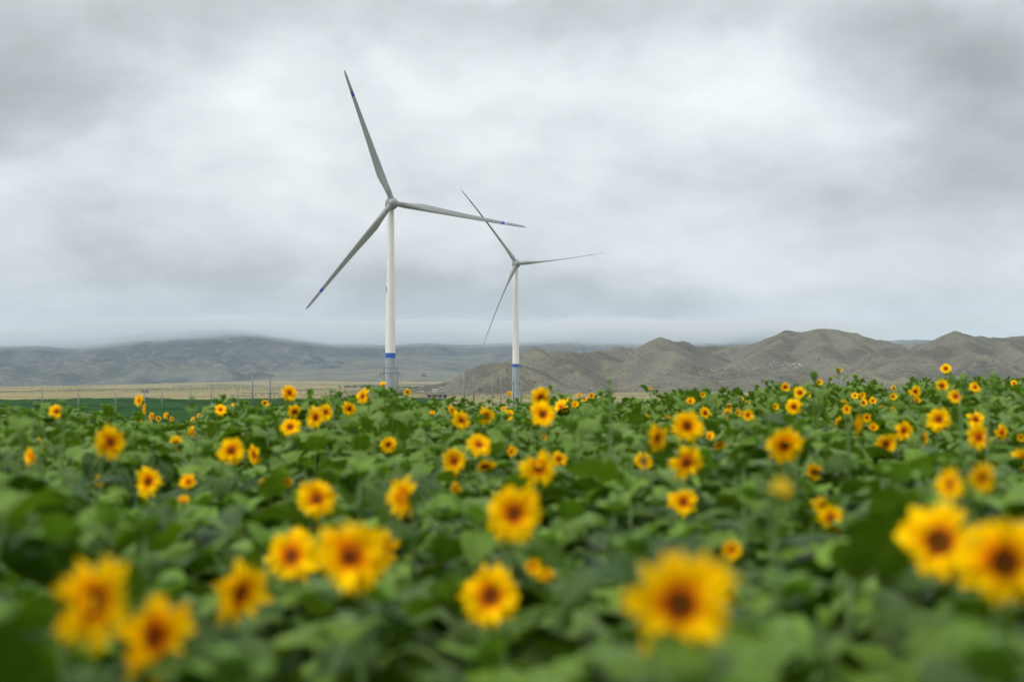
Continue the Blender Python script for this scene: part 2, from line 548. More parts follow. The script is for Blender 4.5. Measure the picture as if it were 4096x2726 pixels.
spurs = [  # from the crest down towards the plain
    [(2161, 1388, 2080), (2230, 1425, 1960), (2300, 1475, 1860), (2345, 1520, 1760)],
    [(2010, 1439, 1650), (2015, 1490, 1560), (2000, 1540, 1480)],
    [(2049, 1441, 1700), (2140, 1480, 1640), (2230, 1535, 1560)],
    [(2450, 1387, 2450), (2440, 1430, 2300), (2470, 1480, 2150), (2440, 1520, 2000)],
    [(2653, 1345, 2440), (2600, 1400, 2320), (2540, 1440, 2200), (2500, 1500, 2050)],
    [(2653, 1345, 2440), (2700, 1400, 2330), (2690, 1440, 2230), (2640, 1490, 2120)],
    [(2933, 1385, 2900), (2830, 1420, 2600), (2720, 1460, 2350), (2620, 1500, 2150), (2520, 1545, 1900)],
    [(3149, 1319, 2700), (3100, 1370, 2560), (3010, 1420, 2430), (2920, 1455, 2300), (2820, 1500, 2150)],
    [(3264, 1314, 2640), (3285, 1370, 2500), (3240, 1420, 2360), (3200, 1460, 2230), (3120, 1490, 2050), (3000, 1535, 1850)],
    [(3336, 1317, 2660), (3400, 1370, 2520), (3500, 1405, 2400), (3580, 1440, 2260), (3640, 1490, 2100)],
    [(3401, 1321, 2700), (3520, 1362, 2620), (3600, 1400, 2500), (3690, 1430, 2400), (3780, 1480, 2200)],
    [(3240, 1420, 2360), (3380, 1450, 2230), (3480, 1480, 2080), (3560, 1530, 1900)],
    [(3829, 1323, 2560), (3800, 1375, 2450), (3700, 1400, 2380), (3620, 1420, 2320)],
    [(3829, 1323, 2560), (3880, 1390, 2430), (3960, 1420, 2300), (4050, 1460, 2150), (4100, 1510, 1950)],
    [(4020, 1345, 2650), (4080, 1400, 2450), (4180, 1450, 2250), (4200, 1510, 2000)],
    [(4260, 1325, 2700), (4300, 1400, 2450), (4350, 1480, 2150)],
    [(3660, 1490, 2100), (3600, 1530, 1850), (3500, 1560, 1700)],
    [(3150, 1490, 2000), (2950, 1510, 1850), (2750, 1535, 1750)],
    [(3960, 1420, 2300), (3860, 1470, 2120), (3800, 1520, 1900)],
]
for sp in spurs:
    pts = [bear(*p) for p in sp]
    HR.append((pts, rn.uniform(.50, .62), 9))
    for j in range(1, len(pts)):                                    # short side ribs
        x, y, z = pts[j]
        for side in (-1, 1):
            if rn.random() < .75:
                a = side * rn.uniform(.7, 1.3)
                L = rn.uniform(120, 240) * (.3 if y < 1800 and x < 200 else 1)
                HR.append((wander((x, y, z - 2), (x + math.sin(a) * L, y - math.cos(a) * L, max(-8, z - L * rn.uniform(.30, .42))), 3, 10, rn), rn.uniform(.55, .70), 6))


def hills_z(X, Y):
    wx = X + 28 * fbm(X / 170, Y / 170, 3); wy = Y + 28 * fbm(X / 170 + 50, Y / 170 - 20, 3)
    # the warp fades along the crest itself so that the skyline keeps its outline
    H = ridges_height(.65 * X + .35 * wx, .65 * Y + .35 * wy, HR, 1.6)
    a = sstep(-6, 40, H)
    H = H + a * (2.6 * ridged(X / 70, Y / 100, 4) - 2.8) + .9 * fbm(X / 26, Y / 26, 3)
    g0 = ground_z(X, Y)
    return smax(H, g0 - 2.0, 3.0) - .9


hills = link('hills', grid_mesh('hills', np.arange(-520, 2800, 8.0), np.arange(1250, 3700, 8.5), hills_z, M['hill'],
                                mask=lambda X, Y, Z: Z > ground_z(X, Y) - 1.2))
tag(hills, kind='structure')

# far mountains, 6 to 14 km away
MR = []
rn = random.Random(21)
crest = [bear(*p) for p in [(-1200, 1317, 10500), (-700, 1347, 10200), (-200, 1317, 10300), (200, 1357, 10000), (500, 1335, 9900), (760, 1317, 9700), (1000, 1313, 9500),
                            (1130, 1329, 9500), (1250, 1357, 9800), (1330, 1379, 10400)]]
MR.append((crest, .46, 60))
back = [bear(*p) for p in [(1150, 1330, 10620), (1400, 1318, 10710), (1700, 1330, 10790), (2000, 1325, 10960), (2250, 1340, 11040), (2600, 1345, 11120), (2850, 1352, 11040),
                           (2960, 1340, 10380), (3060, 1316, 10130), (3130, 1318, 10210), (3250, 1345, 10710), (3420, 1372, 10790), (3560, 1362, 10620), (3640, 1355, 10540), (3700, 1356, 10540), (3790, 1372, 10620),
                           (4000, 1365, 10790), (4500, 1340, 11040), (5000, 1360, 11200)]]
MR.append((back, .46, 60))
for i, (x, y, z) in enumerate(back):
    for s in (-1, 1):
        q = (x + rn.uniform(-700, 700), y - rn.uniform(1500, 2600), 30)
        MR.append((wander((x, y, z - 15), q, 5, 90, rn), rn.uniform(.5, .62), 20))
# the long arm that comes down to the left in front of the crest
arm = [bear(*p) for p in [(1130, 1345, 9400), (1050, 1378, 9000), (900, 1400, 8700), (760, 1418, 8500), (560, 1445, 8300), (420, 1462, 8100), (250, 1470, 8000)]]
MR.append((arm, .55, 18))
dense = []                                                            # one spur leaves the crest every half kilometre or so
for line, gap in ((crest, 520), (arm, 430)):
    for p, q in zip(line[:-1], line[1:]):
        L = math.dist(p[:2], q[:2]); n = max(1, round(L / gap))
        for k in range(n):
            t = (k + rn.uniform(.2, .8)) / n
            dense.append(tuple(p[j] + (q[j] - p[j]) * t for j in range(3)) + (line is arm,))
for x, y, z, low in dense:
    L = rn.uniform(900, 1500) if not low else rn.uniform(550, 950)
    a = rn.choice((-1, 1)) * rn.uniform(.35, 1.05)
    q = (x + math.sin(a) * L, y - math.cos(a) * L, max(12, z - L * rn.uniform(.17, .24)))
    pl = wander((x, y, z - 5), q, 5, 70, rn)
    MR.append((pl, rn.uniform(.55, .70), 16))
    for (bx, by, bz) in pl[1:-1]:
        a2 = a + rn.choice((-1, 1)) * rn.uniform(.6, 1.1); L2 = rn.uniform(180, 330)
        MR.append((wander((bx, by, bz - 4), (bx + math.sin(a2) * L2, by - math.cos(a2) * L2, max(5, bz - L2 * .36)), 3, 20, rn), rn.uniform(.55, .75), 10))
# rounded foothills at the edge of the plain
for px in range(-500, 1420, 150):
    px += rn.uniform(-45, 45)
    D = 7350 + rn.uniform(-250, 350) + (200 if px > 900 else 0)
    top = rn.uniform(1430, 1486)
    if px > 1150: top += 18
    p = bear(px, top, D)
    q = (p[0] + rn.uniform(-330, 330), p[1] - rn.uniform(450, 800), 2)
    pl = wander(p, q, 4, 50, rn)
    MR.append((pl, rn.uniform(.48, .62), 20))
    MR.append((wander(p, (p[0] + rn.uniform(-150, 150), p[1] + 700, p[2] + 30), 3, 30, rn), .55, 20))
    for (bx, by, bz) in pl[:3]:
        for s in (-1, 1):
            a2 = s * rn.uniform(.6, 1.3); L2 = rn.uniform(130, 260)
            MR.append((wander((bx, by, bz - 3), (bx + math.sin(a2) * L2, by - math.cos(a2) * L2, max(1, bz - L2 * .34)), 2, 12, rn), rn.uniform(.5, .65), 10))
# low terraces in the gap between the mountains and the brown hills
for px, py, D, dx in [(1400, 1440, 8600, -300), (1520, 1430, 9500, 300), (1640, 1425, 9900, 200), (1760, 1430, 9300, -200), (1880, 1440, 9000, 100), (1700, 1470, 7600, 200),
                      (1500, 1482, 7000, -250), (1620, 1492, 6400, -100), (1450, 1500, 6200, -200)]:
    p = bear(px, py, D)
    MR.append((wander((p[0] + dx, p[1] + 1500, p[2] + 70), (p[0], p[1], p[2]), 4, 70, rn), .14, 150))
    MR.append((wander(p, (p[0] - dx, p[1] - 900, 4), 4, 60, rn), .16, 90))


def mount_z(X, Y):
    wx = X + 110 * fbm(X / 700, Y / 700, 3); wy = Y + 110 * fbm(X / 700 + 9, Y / 700 + 70, 3)
    H = ridges_height(.6 * X + .4 * wx, .6 * Y + .4 * wy, MR, 3.0)
    a = sstep(0, 90, H)
    H = H + a * (7 * ridged(X / 260, Y / 330, 4, .5) - 7) + 2.0 * fbm(X / 90, Y / 90, 3)
    return smax(H, ground_z(X, Y) - 5.0, 6.0) - 2.0


mountains = link('mountains', grid_mesh('mountains', np.arange(-6200, 6800, 27.0), np.concatenate([np.arange(5300, 10600, 24.0), np.arange(10600, 14200, 45.0)]), mount_z, M['mount'],
                                        mask=lambda X, Y, Z: (Z > ground_z(X, Y) - 4) & (np.abs(X) < Y * .56)))
tag(mountains, kind='structure')

# ------------------------------------------------------------------ haze over the plain and low cloud on the mountain tops
def volume_mat(name, c, dens, aniso=0.0):
    m = bpy.data.materials.new(name); m.use_nodes = True
    n, l = m.node_tree.nodes, m.node_tree.links
    n.clear()
    o = n.new('ShaderNodeOutputMaterial'); v = n.new('ShaderNodeVolumePrincipled')
    v.inputs['Color'].default_value = (*c, 1); v.inputs['Density'].default_value = dens; v.inputs['Anisotropy'].default_value = aniso
    l.new(v.outputs[0], o.inputs['Volume'])
    return m


hz = MB().box((0, 7750, 300), (34000, 19500, 640))
haze = hz.build('haze', volume_mat('pale_haze', (.62, .79, 1.0), 3.2e-5))
tag(haze, kind='stuff')


def mist_bank(lo, hi, ramp, mat, seed):
    xs = np.arange(-8200, 2500, 120.0); ys = np.arange(6300, 13000, 130.0)
    X, Y = np.meshgrid(xs, ys)
    base = lo + 254 + 32 * fbm(X / 560, Y / 1400, 4) + 34 * np.exp(-((X + 1700) / 800) ** 2) + 30 * sstep(-1200, 300, X)
    edge = np.minimum(np.minimum(X - xs[0], (xs[-1] - X) * 5), np.minimum(Y - ys[0], ys[-1] - Y))
    th = 5 + (hi + .3 * hi * fbm(X / 1300 + seed, Y / 1300, 3)) * sstep(0, ramp, edge)
    th = np.minimum(th, 612 - base)
    nx, ny = len(xs), len(ys)
    V = np.concatenate([np.stack([X.ravel(), Y.ravel(), (base).ravel()], 1), np.stack([X.ravel(), Y.ravel(), (base + th).ravel()], 1)])
    i = (np.arange(ny - 1)[:, None] * nx + np.arange(nx - 1)[None, :]).ravel()
    N = nx * ny
    F = [np.stack([i, i + nx, i + nx + 1, i + 1], 1), np.stack([i + N, i + 1 + N, i + nx + 1 + N, i + nx + N], 1)]
    a = np.arange(nx - 1); b = np.arange(ny - 1) * nx
    F.append(np.stack([a, a + 1, a + 1 + N, a + N], 1))
    t = (ny - 1) * nx
    F.append(np.stack([a + t + 1, a + t, a + t + N, a + t + 1 + N], 1))
    F.append(np.stack([b + nx, b, b + N, b + nx + N], 1))
    b2 = b + nx - 1
    F.append(np.stack([b2, b2 + nx, b2 + nx + N, b2 + N], 1))
    return big_mesh('mist', V, np.concatenate(F), [mat])


low_cloud = volume_mat('low_cloud', (.70, .735, .77), .0017)
thin_cloud = volume_mat('thin_cloud', (.70, .735, .77), .00030)
mist = link('mist', mist_bank(0, 120, 3600, low_cloud, 40))
tag(mist, 'pale low cloud lying on the mountain tops', kind='stuff')
mist2 = link('mist', mist_bank(-25, 250, 5200, thin_cloud, 80))
tag(mist2, 'thin pale cloud above the low cloud on the mountain tops', kind='stuff')

# ------------------------------------------------------------------ low scrub that speckles the brown hills
def scrub():
    me = hills.data
    n = len(me.vertices); co = np.empty(n * 3, np.float32); me.vertices.foreach_get('co', co); co = co.reshape(-1, 3)
    rs = np.random.RandomState(4)
    keep = (np.abs(co[:, 0] - 540) < 1150) & (co[:, 1] < 2950) & (fbm(co[:, 0] / 130, co[:, 1] / 130, 3) + rs.uniform(-.8, .8, n) > .05)
    idx = np.nonzero(keep)[0]
    idx = rs.choice(idx, 13000)
    P = co[idx] + np.stack([rs.uniform(-4, 4, len(idx)), rs.uniform(-4, 4, len(idx)), np.full(len(idx), -.5)], 1)
    S = rs.uniform(.6, 1.35, len(idx)) ** 1.3
    dome = np.array([(1, 0, 0), (.5, .87, 0), (-.5, .87, 0), (-1, 0, 0), (-.5, -.87, 0), (.5, -.87, 0), (.5, .2, .9), (-.4, .4, 1.0), (-.2, -.5, .85)])
    face = np.array([(0, 1, 6, 6), (1, 2, 7, 6), (2, 3, 7, 7), (3, 4, 8, 7), (4, 5, 8, 8), (5, 0, 6, 8), (6, 7, 8, 8)])
    tri = []
    for q in face:
        q = list(dict.fromkeys(q.tolist()))
        tri.append((q[0], q[1], q[2]))
        if len(q) == 4: tri.append((q[0], q[2], q[3]))
    tri = np.array(tri)
    ang = rs.uniform(0, 6.28, len(idx)); c, s_ = np.cos(ang), np.sin(ang)
    V = np.stack([(dome[None, :, 0] * c[:, None] - dome[None, :, 1] * s_[:, None]) * S[:, None], (dome[None, :, 0] * s_[:, None] + dome[None, :, 1] * c[:, None]) * S[:, None],
                  dome[None, :, 2] * S[:, None] * .9 + .0 * c[:, None]], 2) + P[:, None, :]
    F = (tri[None] + (np.arange(len(idx)) * len(dome))[:, None, None]).reshape(-1, 3)
    return big_mesh('hillside_scrub', V.reshape(-1, 3), F, [simple('scrub_green', (.070, .064, .038), .95, .35, .02)], smooth=False)


def plain_scrub():
    rs = np.random.RandomState(8)
    n = 60000
    y = rs.uniform(960, 4200, n); x = rs.uniform(-.40, .12, n) * y
    k = fbm(x / 160, y / 420, 4) + .5 * fbm(x / 40, y / 90, 2) + rs.uniform(-.5, .5, n) > .62
    x, y = x[k][:9000], y[k][:9000]
    s_ = rs.uniform(.4, 1.3, len(x)) * (.6 + y / 3000)
    z = ground_z(x, y) - .15
    base = np.array([(1, 0, 0), (0, 1, 0), (-1, 0, 0), (0, -1, 0), (.3, .1, .8), (-.3, -.2, .7)])
    tri = np.array([(0, 1, 4), (1, 2, 5), (1, 5, 4), (2, 3, 5), (3, 0, 4), (3, 4, 5)])
    V = base[None] * s_[:, None, None] * np.array([1.3, 1, .8]) + np.stack([x, y, z], 1)[:, None, :]
    F = (tri[None] + (np.arange(len(x)) * 6)[:, None, None]).reshape(-1, 3)
    return big_mesh('plain_scrub', V.reshape(-1, 3), F, [simple('plain_scrub_green', (.075, .075, .038), .95, .4, .02)], smooth=False)


ps_ = link('plain_scrub', plain_scrub())
tag(ps_, 'low tussocks and scrub scattered over the dry plain', kind='stuff')
sc_ = link('hillside_scrub', scrub())
tag(sc_, 'dark low scrub dotted over the brown hillsides', kind='stuff')

# ------------------------------------------------------------------ dark green crop field on the plain
def crop_patch():
    xs = np.arange(-560, -20, 2.4); ys = np.concatenate([np.arange(250, 700, 2.0), np.arange(700, 985, 3.5)])
    X, Y = np.meshgrid(xs, ys)
    rows = .22 * np.sin(Y * 1.1 + .5 * fbm(X / 20, Y / 20, 2))
    H = 1.0 + rows + .35 * fbm(X / 3, Y / 3, 2) + .5 * fbm(X / 40, Y / 60, 2)
    lim = 965 + 25 * fbm(X / 90, Y * 0, 2) - .12 * (X + 560)
    gap = np.abs(Y - (700 + 10 * fbm(X / 120, Y * 0 + 3, 2))) < 7
    H = np.where((Y > lim) | ((X > -40) | (Y < 254)), -.6, H)
    H = np.where(gap & (vnoise(X / 60, Y * 0 + 7) > -.15), -.3, H)
    return X, Y, H


X, Y, H = crop_patch()
V = np.stack([X.ravel(), Y.ravel(), (ground_z(X, Y) + H).ravel()], 1)
nx, ny = X.shape[1], X.shape[0]
i = (np.arange(ny - 1)[:, None] * nx + np.arange(nx - 1)[None, :]).ravel()
mcrop, gg, b, _o = new_mat('crop_green')
geo = gg.n.new('ShaderNodeNewGeometry')
f1 = gg.noise(gg.vmath('MULTIPLY', geo.outputs['Position'], (.3, 1, 0)), .03, 5, .6); f2 = gg.noise(geo.outputs['Position'], 1.1, 4, .6)
cc = gg.mix(gg.smooth(f1, .35, .65), (.014, .040, .013), (.030, .070, .020))
gg.l.new(gg.vmath('SCALE', cc, gg.math('MULTIPLY_ADD', f2, .9, .55)), b.inputs['Base Color']); b.inputs['Roughness'].default_value = .95; b.inputs['Specular IOR Level'].default_value = 0.0
crop = link('crop_field', big_mesh('crop_field', V, np.stack([i, i + 1, i + nx + 1, i + nx], 1), [mcrop]))
tag(crop, 'dark green crop field spread across the plain beyond the sunflowers', kind='stuff')

# ------------------------------------------------------------------ wind turbines
M['white'] = simple('turbine_white', (.69, .69, .65), .42, .07, .35)
M['tower_grey'] = simple('turbine_grey_paint', (.27, .31, .34), .45, .04, .4)
M['blue'] = simple('turbine_blue', (.025, .095, .42), .4, .05, .5)
M['navy'] = simple('lettering_navy', (.03, .035, .13), .5, .05, 1)
M['gen'] = simple('generator_grey', (.30, .31, .31), .5, .08, .8)
M['blade'] = simple('blade_white', (.25, .265, .26), .45, .03, .2)
M['tip'] = simple('blade_tip_grey', (.28, .275, .31), .4, .04, .4)

ST = [(.026, 1.9, 1.0, 0), (.07, 1.92, .97, 4), (.11, 2.15, .80, 10), (.16, 2.70, .56, 13), (.215, 3.05, .42, 11.5), (.28, 2.88, .34, 9), (.36, 2.55, .29, 6.5), (.46, 2.18, .25, 4.3),
      (.58, 1.82, .22, 2.6), (.70, 1.52, .20, 1.5), (.80, 1.28, .19, .8), (.835, 1.19, .185, .6), (.92, .98, .17, .2), (.965, .82, .16, 0), (.988, .60, .15, 0), (.998, .30, .15, 0), (1.0, .08, .15, 0)]
BR = 46.5


def blade_section(s, grow=1.0):
    a = np.array(ST)
    ch, th, tw = (np.interp(s, a[:, 0], a[:, k]) for k in (1, 2, 3))
    if s > .12: ch *= .9
    circ = np.clip((th - .42) / .5, 0, 1)
    n = 18
    pts = []
    for k in range(n):
        t = 2 * math.pi * k / n
        xc = .5 * (1 + math.cos(t))                       # 0 leading edge .. 1 trailing edge
        yt = 5 * th * (.2969 * math.sqrt(xc) - .126 * xc - .3516 * xc ** 2 + .2843 * xc ** 3 - .1036 * xc ** 4)
        ya = yt * (1 if t < math.pi else -1) + .02 * math.sin(math.pi * xc)
        ax, ay = (.30 - xc) * ch, ya * ch
        bx, by = -math.cos(t) * ch * .5, math.sin(t) * ch * .5
        x, y = (ax * (1 - circ) + bx * circ) * grow, (ay * (1 - circ) + by * circ) * grow
        c, d = math.cos(R(tw)), math.sin(R(tw))
        x, y = x * c + y * d, -x * d + y * c              # nose turns upwind with twist
        bend = -2.9 * max(0, s - .1) ** 2                 # the blade is bent upwind (-Y)
        pts.append((x, y + bend, s * BR))
    return pts


def blade_mesh(name, s0, s1, mat, grow=1.0):
    a = [q[0] for q in ST]
    st = sorted({s0, s1, *[q for q in a if s0 < q < s1], *[x for x in np.linspace(.05, .95, 22) if s0 < x < s1]})
    V, F = [], []
    for s in st: V += blade_section(s, grow)
    n = 18
    for i in range(len(st) - 1):
        for k in range(n): F.append((i * n + k, (i + 1) * n + k, (i + 1) * n + (k + 1) % n, i * n + (k + 1) % n))
    F.append(tuple(range(n))); F.append(tuple(range((len(st) - 1) * n, len(st) * n))[::-1])
    return mesh(name, V, F, [mat])


BM = [blade_mesh('blade', .026, 1.0, M['blade']), blade_mesh('blade_band', .806, .838, M['blue'], 1.02), blade_mesh('blade_tip', .838, 1.0, M['tip'], 1.012)]


def turbine(label, hub, base_z, tower_xy, yaw, phi, pitch, rings, lettering):
    x0, y0 = tower_xy
    root = empty('wind_turbine', (x0, y0, base_z))
    tag(root, label, 'wind turbine', 'wind turbines behind the sunflower field')
    hz = hub[2] - base_z
    top = hz - 1.9
    rad = lambda z: 1.98 + (1.13 - 1.98) * min(1, z / top) ** 1.0
    z1, z2 = rings[0] - base_z, rings[1] - base_z
    seg = lambda a, b, g=1.0: [(rad(z) * g, z) for z in np.linspace(a, b, 14)]
    prof = seg(z2, top)
    tw = MB().lathe(prof, 40, False).build('tower', M['white'], root, True)
    for zf in (.36, .66):                                            # flange seams
        zz = z2 + (top - z2) * zf
        MB().lathe([(rad(zz) * 1.003, zz - .06), (rad(zz) * 1.012, zz), (rad(zz) * 1.003, zz + .06)], 40, False).build('flange_seam', M['gen'] if False else M['white'], tw, True)
    MB().lathe(seg(z1, z2, 1.004), 40, False).build('tower_band', M['blue'], root, True)
    bs = MB().lathe(seg(-.5, z1), 40, False).build('tower_base', M['tower_grey'], root, True)
    MB().box((0, -rad(1.6) - .02, 2.0), (.9, .12, 2.1)).build('door', M['gen'], bs)
    if lettering:
        lt = MB()
        for (za, zb, a0, a1) in lettering:
            za -= base_z; zb -= base_z
            n = 7
            A = [R(180 + a0 + (a1 - a0) * k / (n - 1)) for k in range(n)]
            V = []
            for z in (za, zb):
                for r in (1.000, 1.012):
                    V += [(rad(z) * r * math.cos(q), rad(z) * r * math.sin(q), z) for q in A]
            F = []
            for k in range(n - 1):
                F += [(n + k, n + k + 1, 3 * n + k + 1, 3 * n + k), (k, 2 * n + k, 2 * n + k + 1, k + 1),
                      (k, k + 1, n + k + 1, n + k), (2 * n + k, 3 * n + k, 3 * n + k + 1, 2 * n + k + 1)]
            F += [(0, n, 3 * n, 2 * n), (n - 1, 3 * n - 1, 4 * n - 1, 2 * n - 1)]
            lt.add(V, F)
        lt.build('lettering', M['navy'], tw)
    # nacelle group, axis along local -Y turned by yaw
    Mx = Matrix.Rotation(yaw, 4, 'Z')
    def put(o, m): o.matrix_basis = m; return o
    ax = Matrix.Rotation(R(90), 4, 'X')                              # lathe axis Z -> -Y
    ov = 3.7
    H0 = Matrix.Translation((0, 0, hz)) @ Mx
    nac = MB().lathe([(.6, -4.6), (1.25, -4.3), (1.55, -3.2), (1.6, -1.2), (1.55, .8), (1.5, 1.6)], 28).build('nacelle', M['white'], root, True)
    put(nac, H0 @ ax)
    mast = MB().tube([(0, 3.0, 1.4), (0, 3.0, 2.7)], .06, 6).tube([(-.5, 3.0, 2.6), (.5, 3.0, 2.6)], .05, 6).box((-.5, 3.0, 2.75), (.18, .18, .3)).box((.5, 3.0, 2.75), (.18, .18, .3)).build('wind_vane', M['gen'], nac)
    put(mast, ax.inverted())
    gen = MB().lathe([(1.5, .9), (2.0, 1.0), (2.12, 1.12), (2.12, 2.35), (2.0, 2.5), (1.5, 2.62)], 40).build('generator', M['gen'], root, True)
    put(gen, H0 @ ax)
    fin = MB()
    for k in range(24):
        a = 2 * math.pi * k / 24
        fin.box((2.15 * math.cos(a), 2.15 * math.sin(a), 1.7), (.10, .16, 1.0), a)
    put(fin.build('cooling_fins', M['gen'], gen), Matrix.Identity(4))
    cab = MB().box((.2, 1.5, 2.4), (.35, 1.0, .6)).build('sensor_box', M['gen'], nac); put(cab, ax.inverted())
    hub_o = MB().lathe([(1.45, -1.15), (1.62, -.8), (1.66, 0), (1.5, .75), (1.1, 1.3), (.55, 1.62), (.08, 1.72)], 30).build('hub', M['blade'], root, True)
    HC = H0 @ Matrix.Translation((0, -ov, 0))
    put(hub_o, HC @ ax)
    for k in range(3):
        ph = phi + k * R(120)
        B = HC @ Matrix.Rotation(ph, 4, 'Y')
        col = MB().lathe([(1.06, .9), (1.06, 1.62), (1.0, 1.7)], 26).build('blade_collar', M['gen'], hub_o, True)
        put(col, ax.inverted() @ Matrix.Rotation(ph, 4, 'Y'))
        bl = link('blade', BM[0], root)
        put(bl, B @ Matrix.Rotation(-pitch, 4, 'Z'))
        link('blade_band', BM[1], bl); link('blade_tip', BM[2], bl)
        mk_ = MB()                                                   # small stencilled marks near the root
        for j in range(3): mk_.box((-.15 + .3 * (j % 2), -.965, 3.2 + j * .55), (.35, .02, .38))
        mk_.build('stencil_mark', M['navy'], bl)
    return root


def bearx(px, py, D):
    """point at distance D (along y) on the line of sight through photograph pixel px, py"""
    P = math.atan(167 / 5689)
    u, v = (px - 2048) / 5689, (1363 - py) / 5689
    yy = math.cos(P) - v * math.sin(P); zz = v * math.cos(P) + math.sin(P)
    return (u / yy * D, D, 1.7 + zz / yy * D)


D1, D2 = 480.0, 724.0
h1 = bearx(1569, 811, D1 - 3.6); t1 = bearx(1561.5, 1420, D1)
L1 = [(1171, 1145.5, -34, 34), (1137, 1133, -30, 20), (1130, 1127, -30, 20), (1124.5, 1116.5, -22, 20), (1109, 1105.5, -36, 10), (1104, 1096, -20, 20), (1094.5, 1091, -36, 20), (1088, 1085, -16, 20),
      (1080, 1075.5, -40, 0), (1073, 1058.5, -20, 20), (1041, 1028.5, -42, 20)]
L1 = [(bearx(1545, a, D1)[2], bearx(1545, b, D1)[2], c, d) for a, b, c, d in L1]
turbine('taller nearer white wind turbine, its right blade reaching across the other', (t1[0], D1, h1[2]), float(ground_z(t1[0], D1)) - .1, (t1[0], D1), R(15), R(-20.5), R(11),
        (bearx(1561, 1431, D1)[2], bearx(1561, 1411, D1)[2]), L1)
h2 = bearx(2062, 1053.5, D2 - 3.6); t2 = bearx(2063, 1460, D2)
turbine('smaller farther wind turbine with thin edge-on blades', (t2[0], D2, h2[2]), float(ground_z(t2[0], D2)) - .1, (t2[0], D2), R(8), R(-35), R(68),
        (bearx(2063, 1468, D2)[2], bearx(2063, 1454.5, D2)[2]), None)

# ------------------------------------------------------------------ power poles
M['concrete'] = simple('pole_concrete', (.20, .195, .185), .85, .15, .8)
M['steel'] = simple('pole_steel', (.17, .175, .18), .6, .1, 2)
M['insul'] = simple('insulator_brown', (.10, .075, .065), .35, .1, 3)


def pole_mesh(h, r0=.26, r1=.19):
    return MB().tube([(0, 0, -.3), (0, 0, h * .5), (0, 0, h)], [r0, (r0 + r1) / 2, r1], 10)


def single_pole(px, top, D, label, arm=True):
    x, y, zt = bearx(px, top, D)
    gz = float(ground_z(x, D)); h = zt - gz
    root = empty('power_pole', (x, y, gz)); tag(root, label, 'power pole', 'power poles on the plain')
    pole_mesh(h).build('pole', M['concrete'], root, True)
    if arm:
        MB().box((0, -.14, h - .35), (1.3, .09, .09)).build('crossarm', M['steel'], root)
        for dx in (-.55, 0, .55):
            MB().tube([(dx, -.14, h - .30), (dx, -.14, h - .02)], [.05, .03], 6).build('insulator', M['insul'], root)
    return root


for px, top, D, lab in [
        (169, 1556, 560, 'thin grey pole at the far left, standing in the dark crop field'),
        (314, 1574, 560, 'shortest thin grey pole, second from the left in the crop field'),
        (462, 1571, 560, 'thin grey pole in the crop field left of the turned sunflower pair'),
        (579, 1562, 560, 'thin grey pole rising right behind the turned sunflower pair'),
        (648, 1549, 560, 'thin grey pole just right of the turned sunflower pair'),
        (763, 1541, 570, 'thin grey pole above the green bud over the crop field'),
        (845, 1541, 580, 'thin grey pole midway between the green bud and the H-frame'),
        (951, 1547, 590, 'thin grey pole closest to the left of the left H-frame'),
        (1096, 1546, 760, 'small far pole just right of the left H-frame'),
        (1239, 1553, 800, 'small far pole, first right of the skyline bloom by the H-frame'),
        (1301, 1552, 800, 'small far pole, second right of the skyline bloom by the H-frame'),
        (1358, 1547, 780, 'small far pole left of the leaf pointing up by the big turbine'),
        (1411, 1545, 900, 'small far pole behind the leaf pointing up by the big turbine'),
        (1468, 1543, 900, 'small far pole nearest to the left of the big turbine'),
        (1969, 1488, 700, 'left of two tall single poles between the H-frame and the smaller turbine'),
        (2003, 1486, 640, 'right of two tall single poles beside the smaller turbine')]:
    single_pole(px, top, D, lab)


def h_frame(pa, pb, top, D, label, arms, tee=False, top_b=None):
    xa, y, zt = bearx(pa, top, D); xb, _, zb = bearx(pb, top_b or top, D)
    gz = float(ground_z((xa + xb) / 2, D))
    c = (xa + xb) / 2; w = (xb - xa) / 2
    root = empty('h_frame_pole', (c, y, gz)); tag(root, label, 'power pole', 'twin-pole power supports on the plain')
    for sx, z in ((-w, zt), (w, zb)):
        h = z - gz
        pole_mesh(h, .40, .31).build('pole', M['concrete'], root, True, (sx, 0, 0))
    h = min(zt, zb) - gz
    for (ay, ext, ins) in arms:
        az = bearx(pa, ay, D)[2] - gz
        a = MB().box((0, -.25, az), (2 * w + 2 * ext, .2, .26)).build('crossarm', M['steel'], root)
        n = 3 if ins else 0
        for k in range(n):
            ix = -w - ext * .8 + k * (w + ext * .8)
            MB().tube([(ix, -.25, az - .08), (ix, -.25, az - .5), (ix + .18, -.25, az - 1.25)], [.05, .09, .06], 6).build('insulator', M['insul'], a)
    if tee:
        for sx in (-w, w):
            MB().box((sx, .05, h - .1), (3.6, .2, .36)).build('top_bar', M['steel'], root)
            MB().tube([(sx - 1.4, 0, h - .2), (sx, 0, h - 1.6)], .10, 5).tube([(sx + 1.4, 0, h - .2), (sx, 0, h - 1.6)], .10, 5).build('brace', M['steel'], root)
        MB().box((0, .25, h - .06), (2 * w, .12, .16)).build('tie_bar', M['steel'], root)
    else:
        for sx in (-1, 1):
            MB().tube([(sx * w, 0, h - 1.9), (sx * (w - 1.3), 0, h - .15)], .06, 5).build('brace', M['steel'], root)
    return root


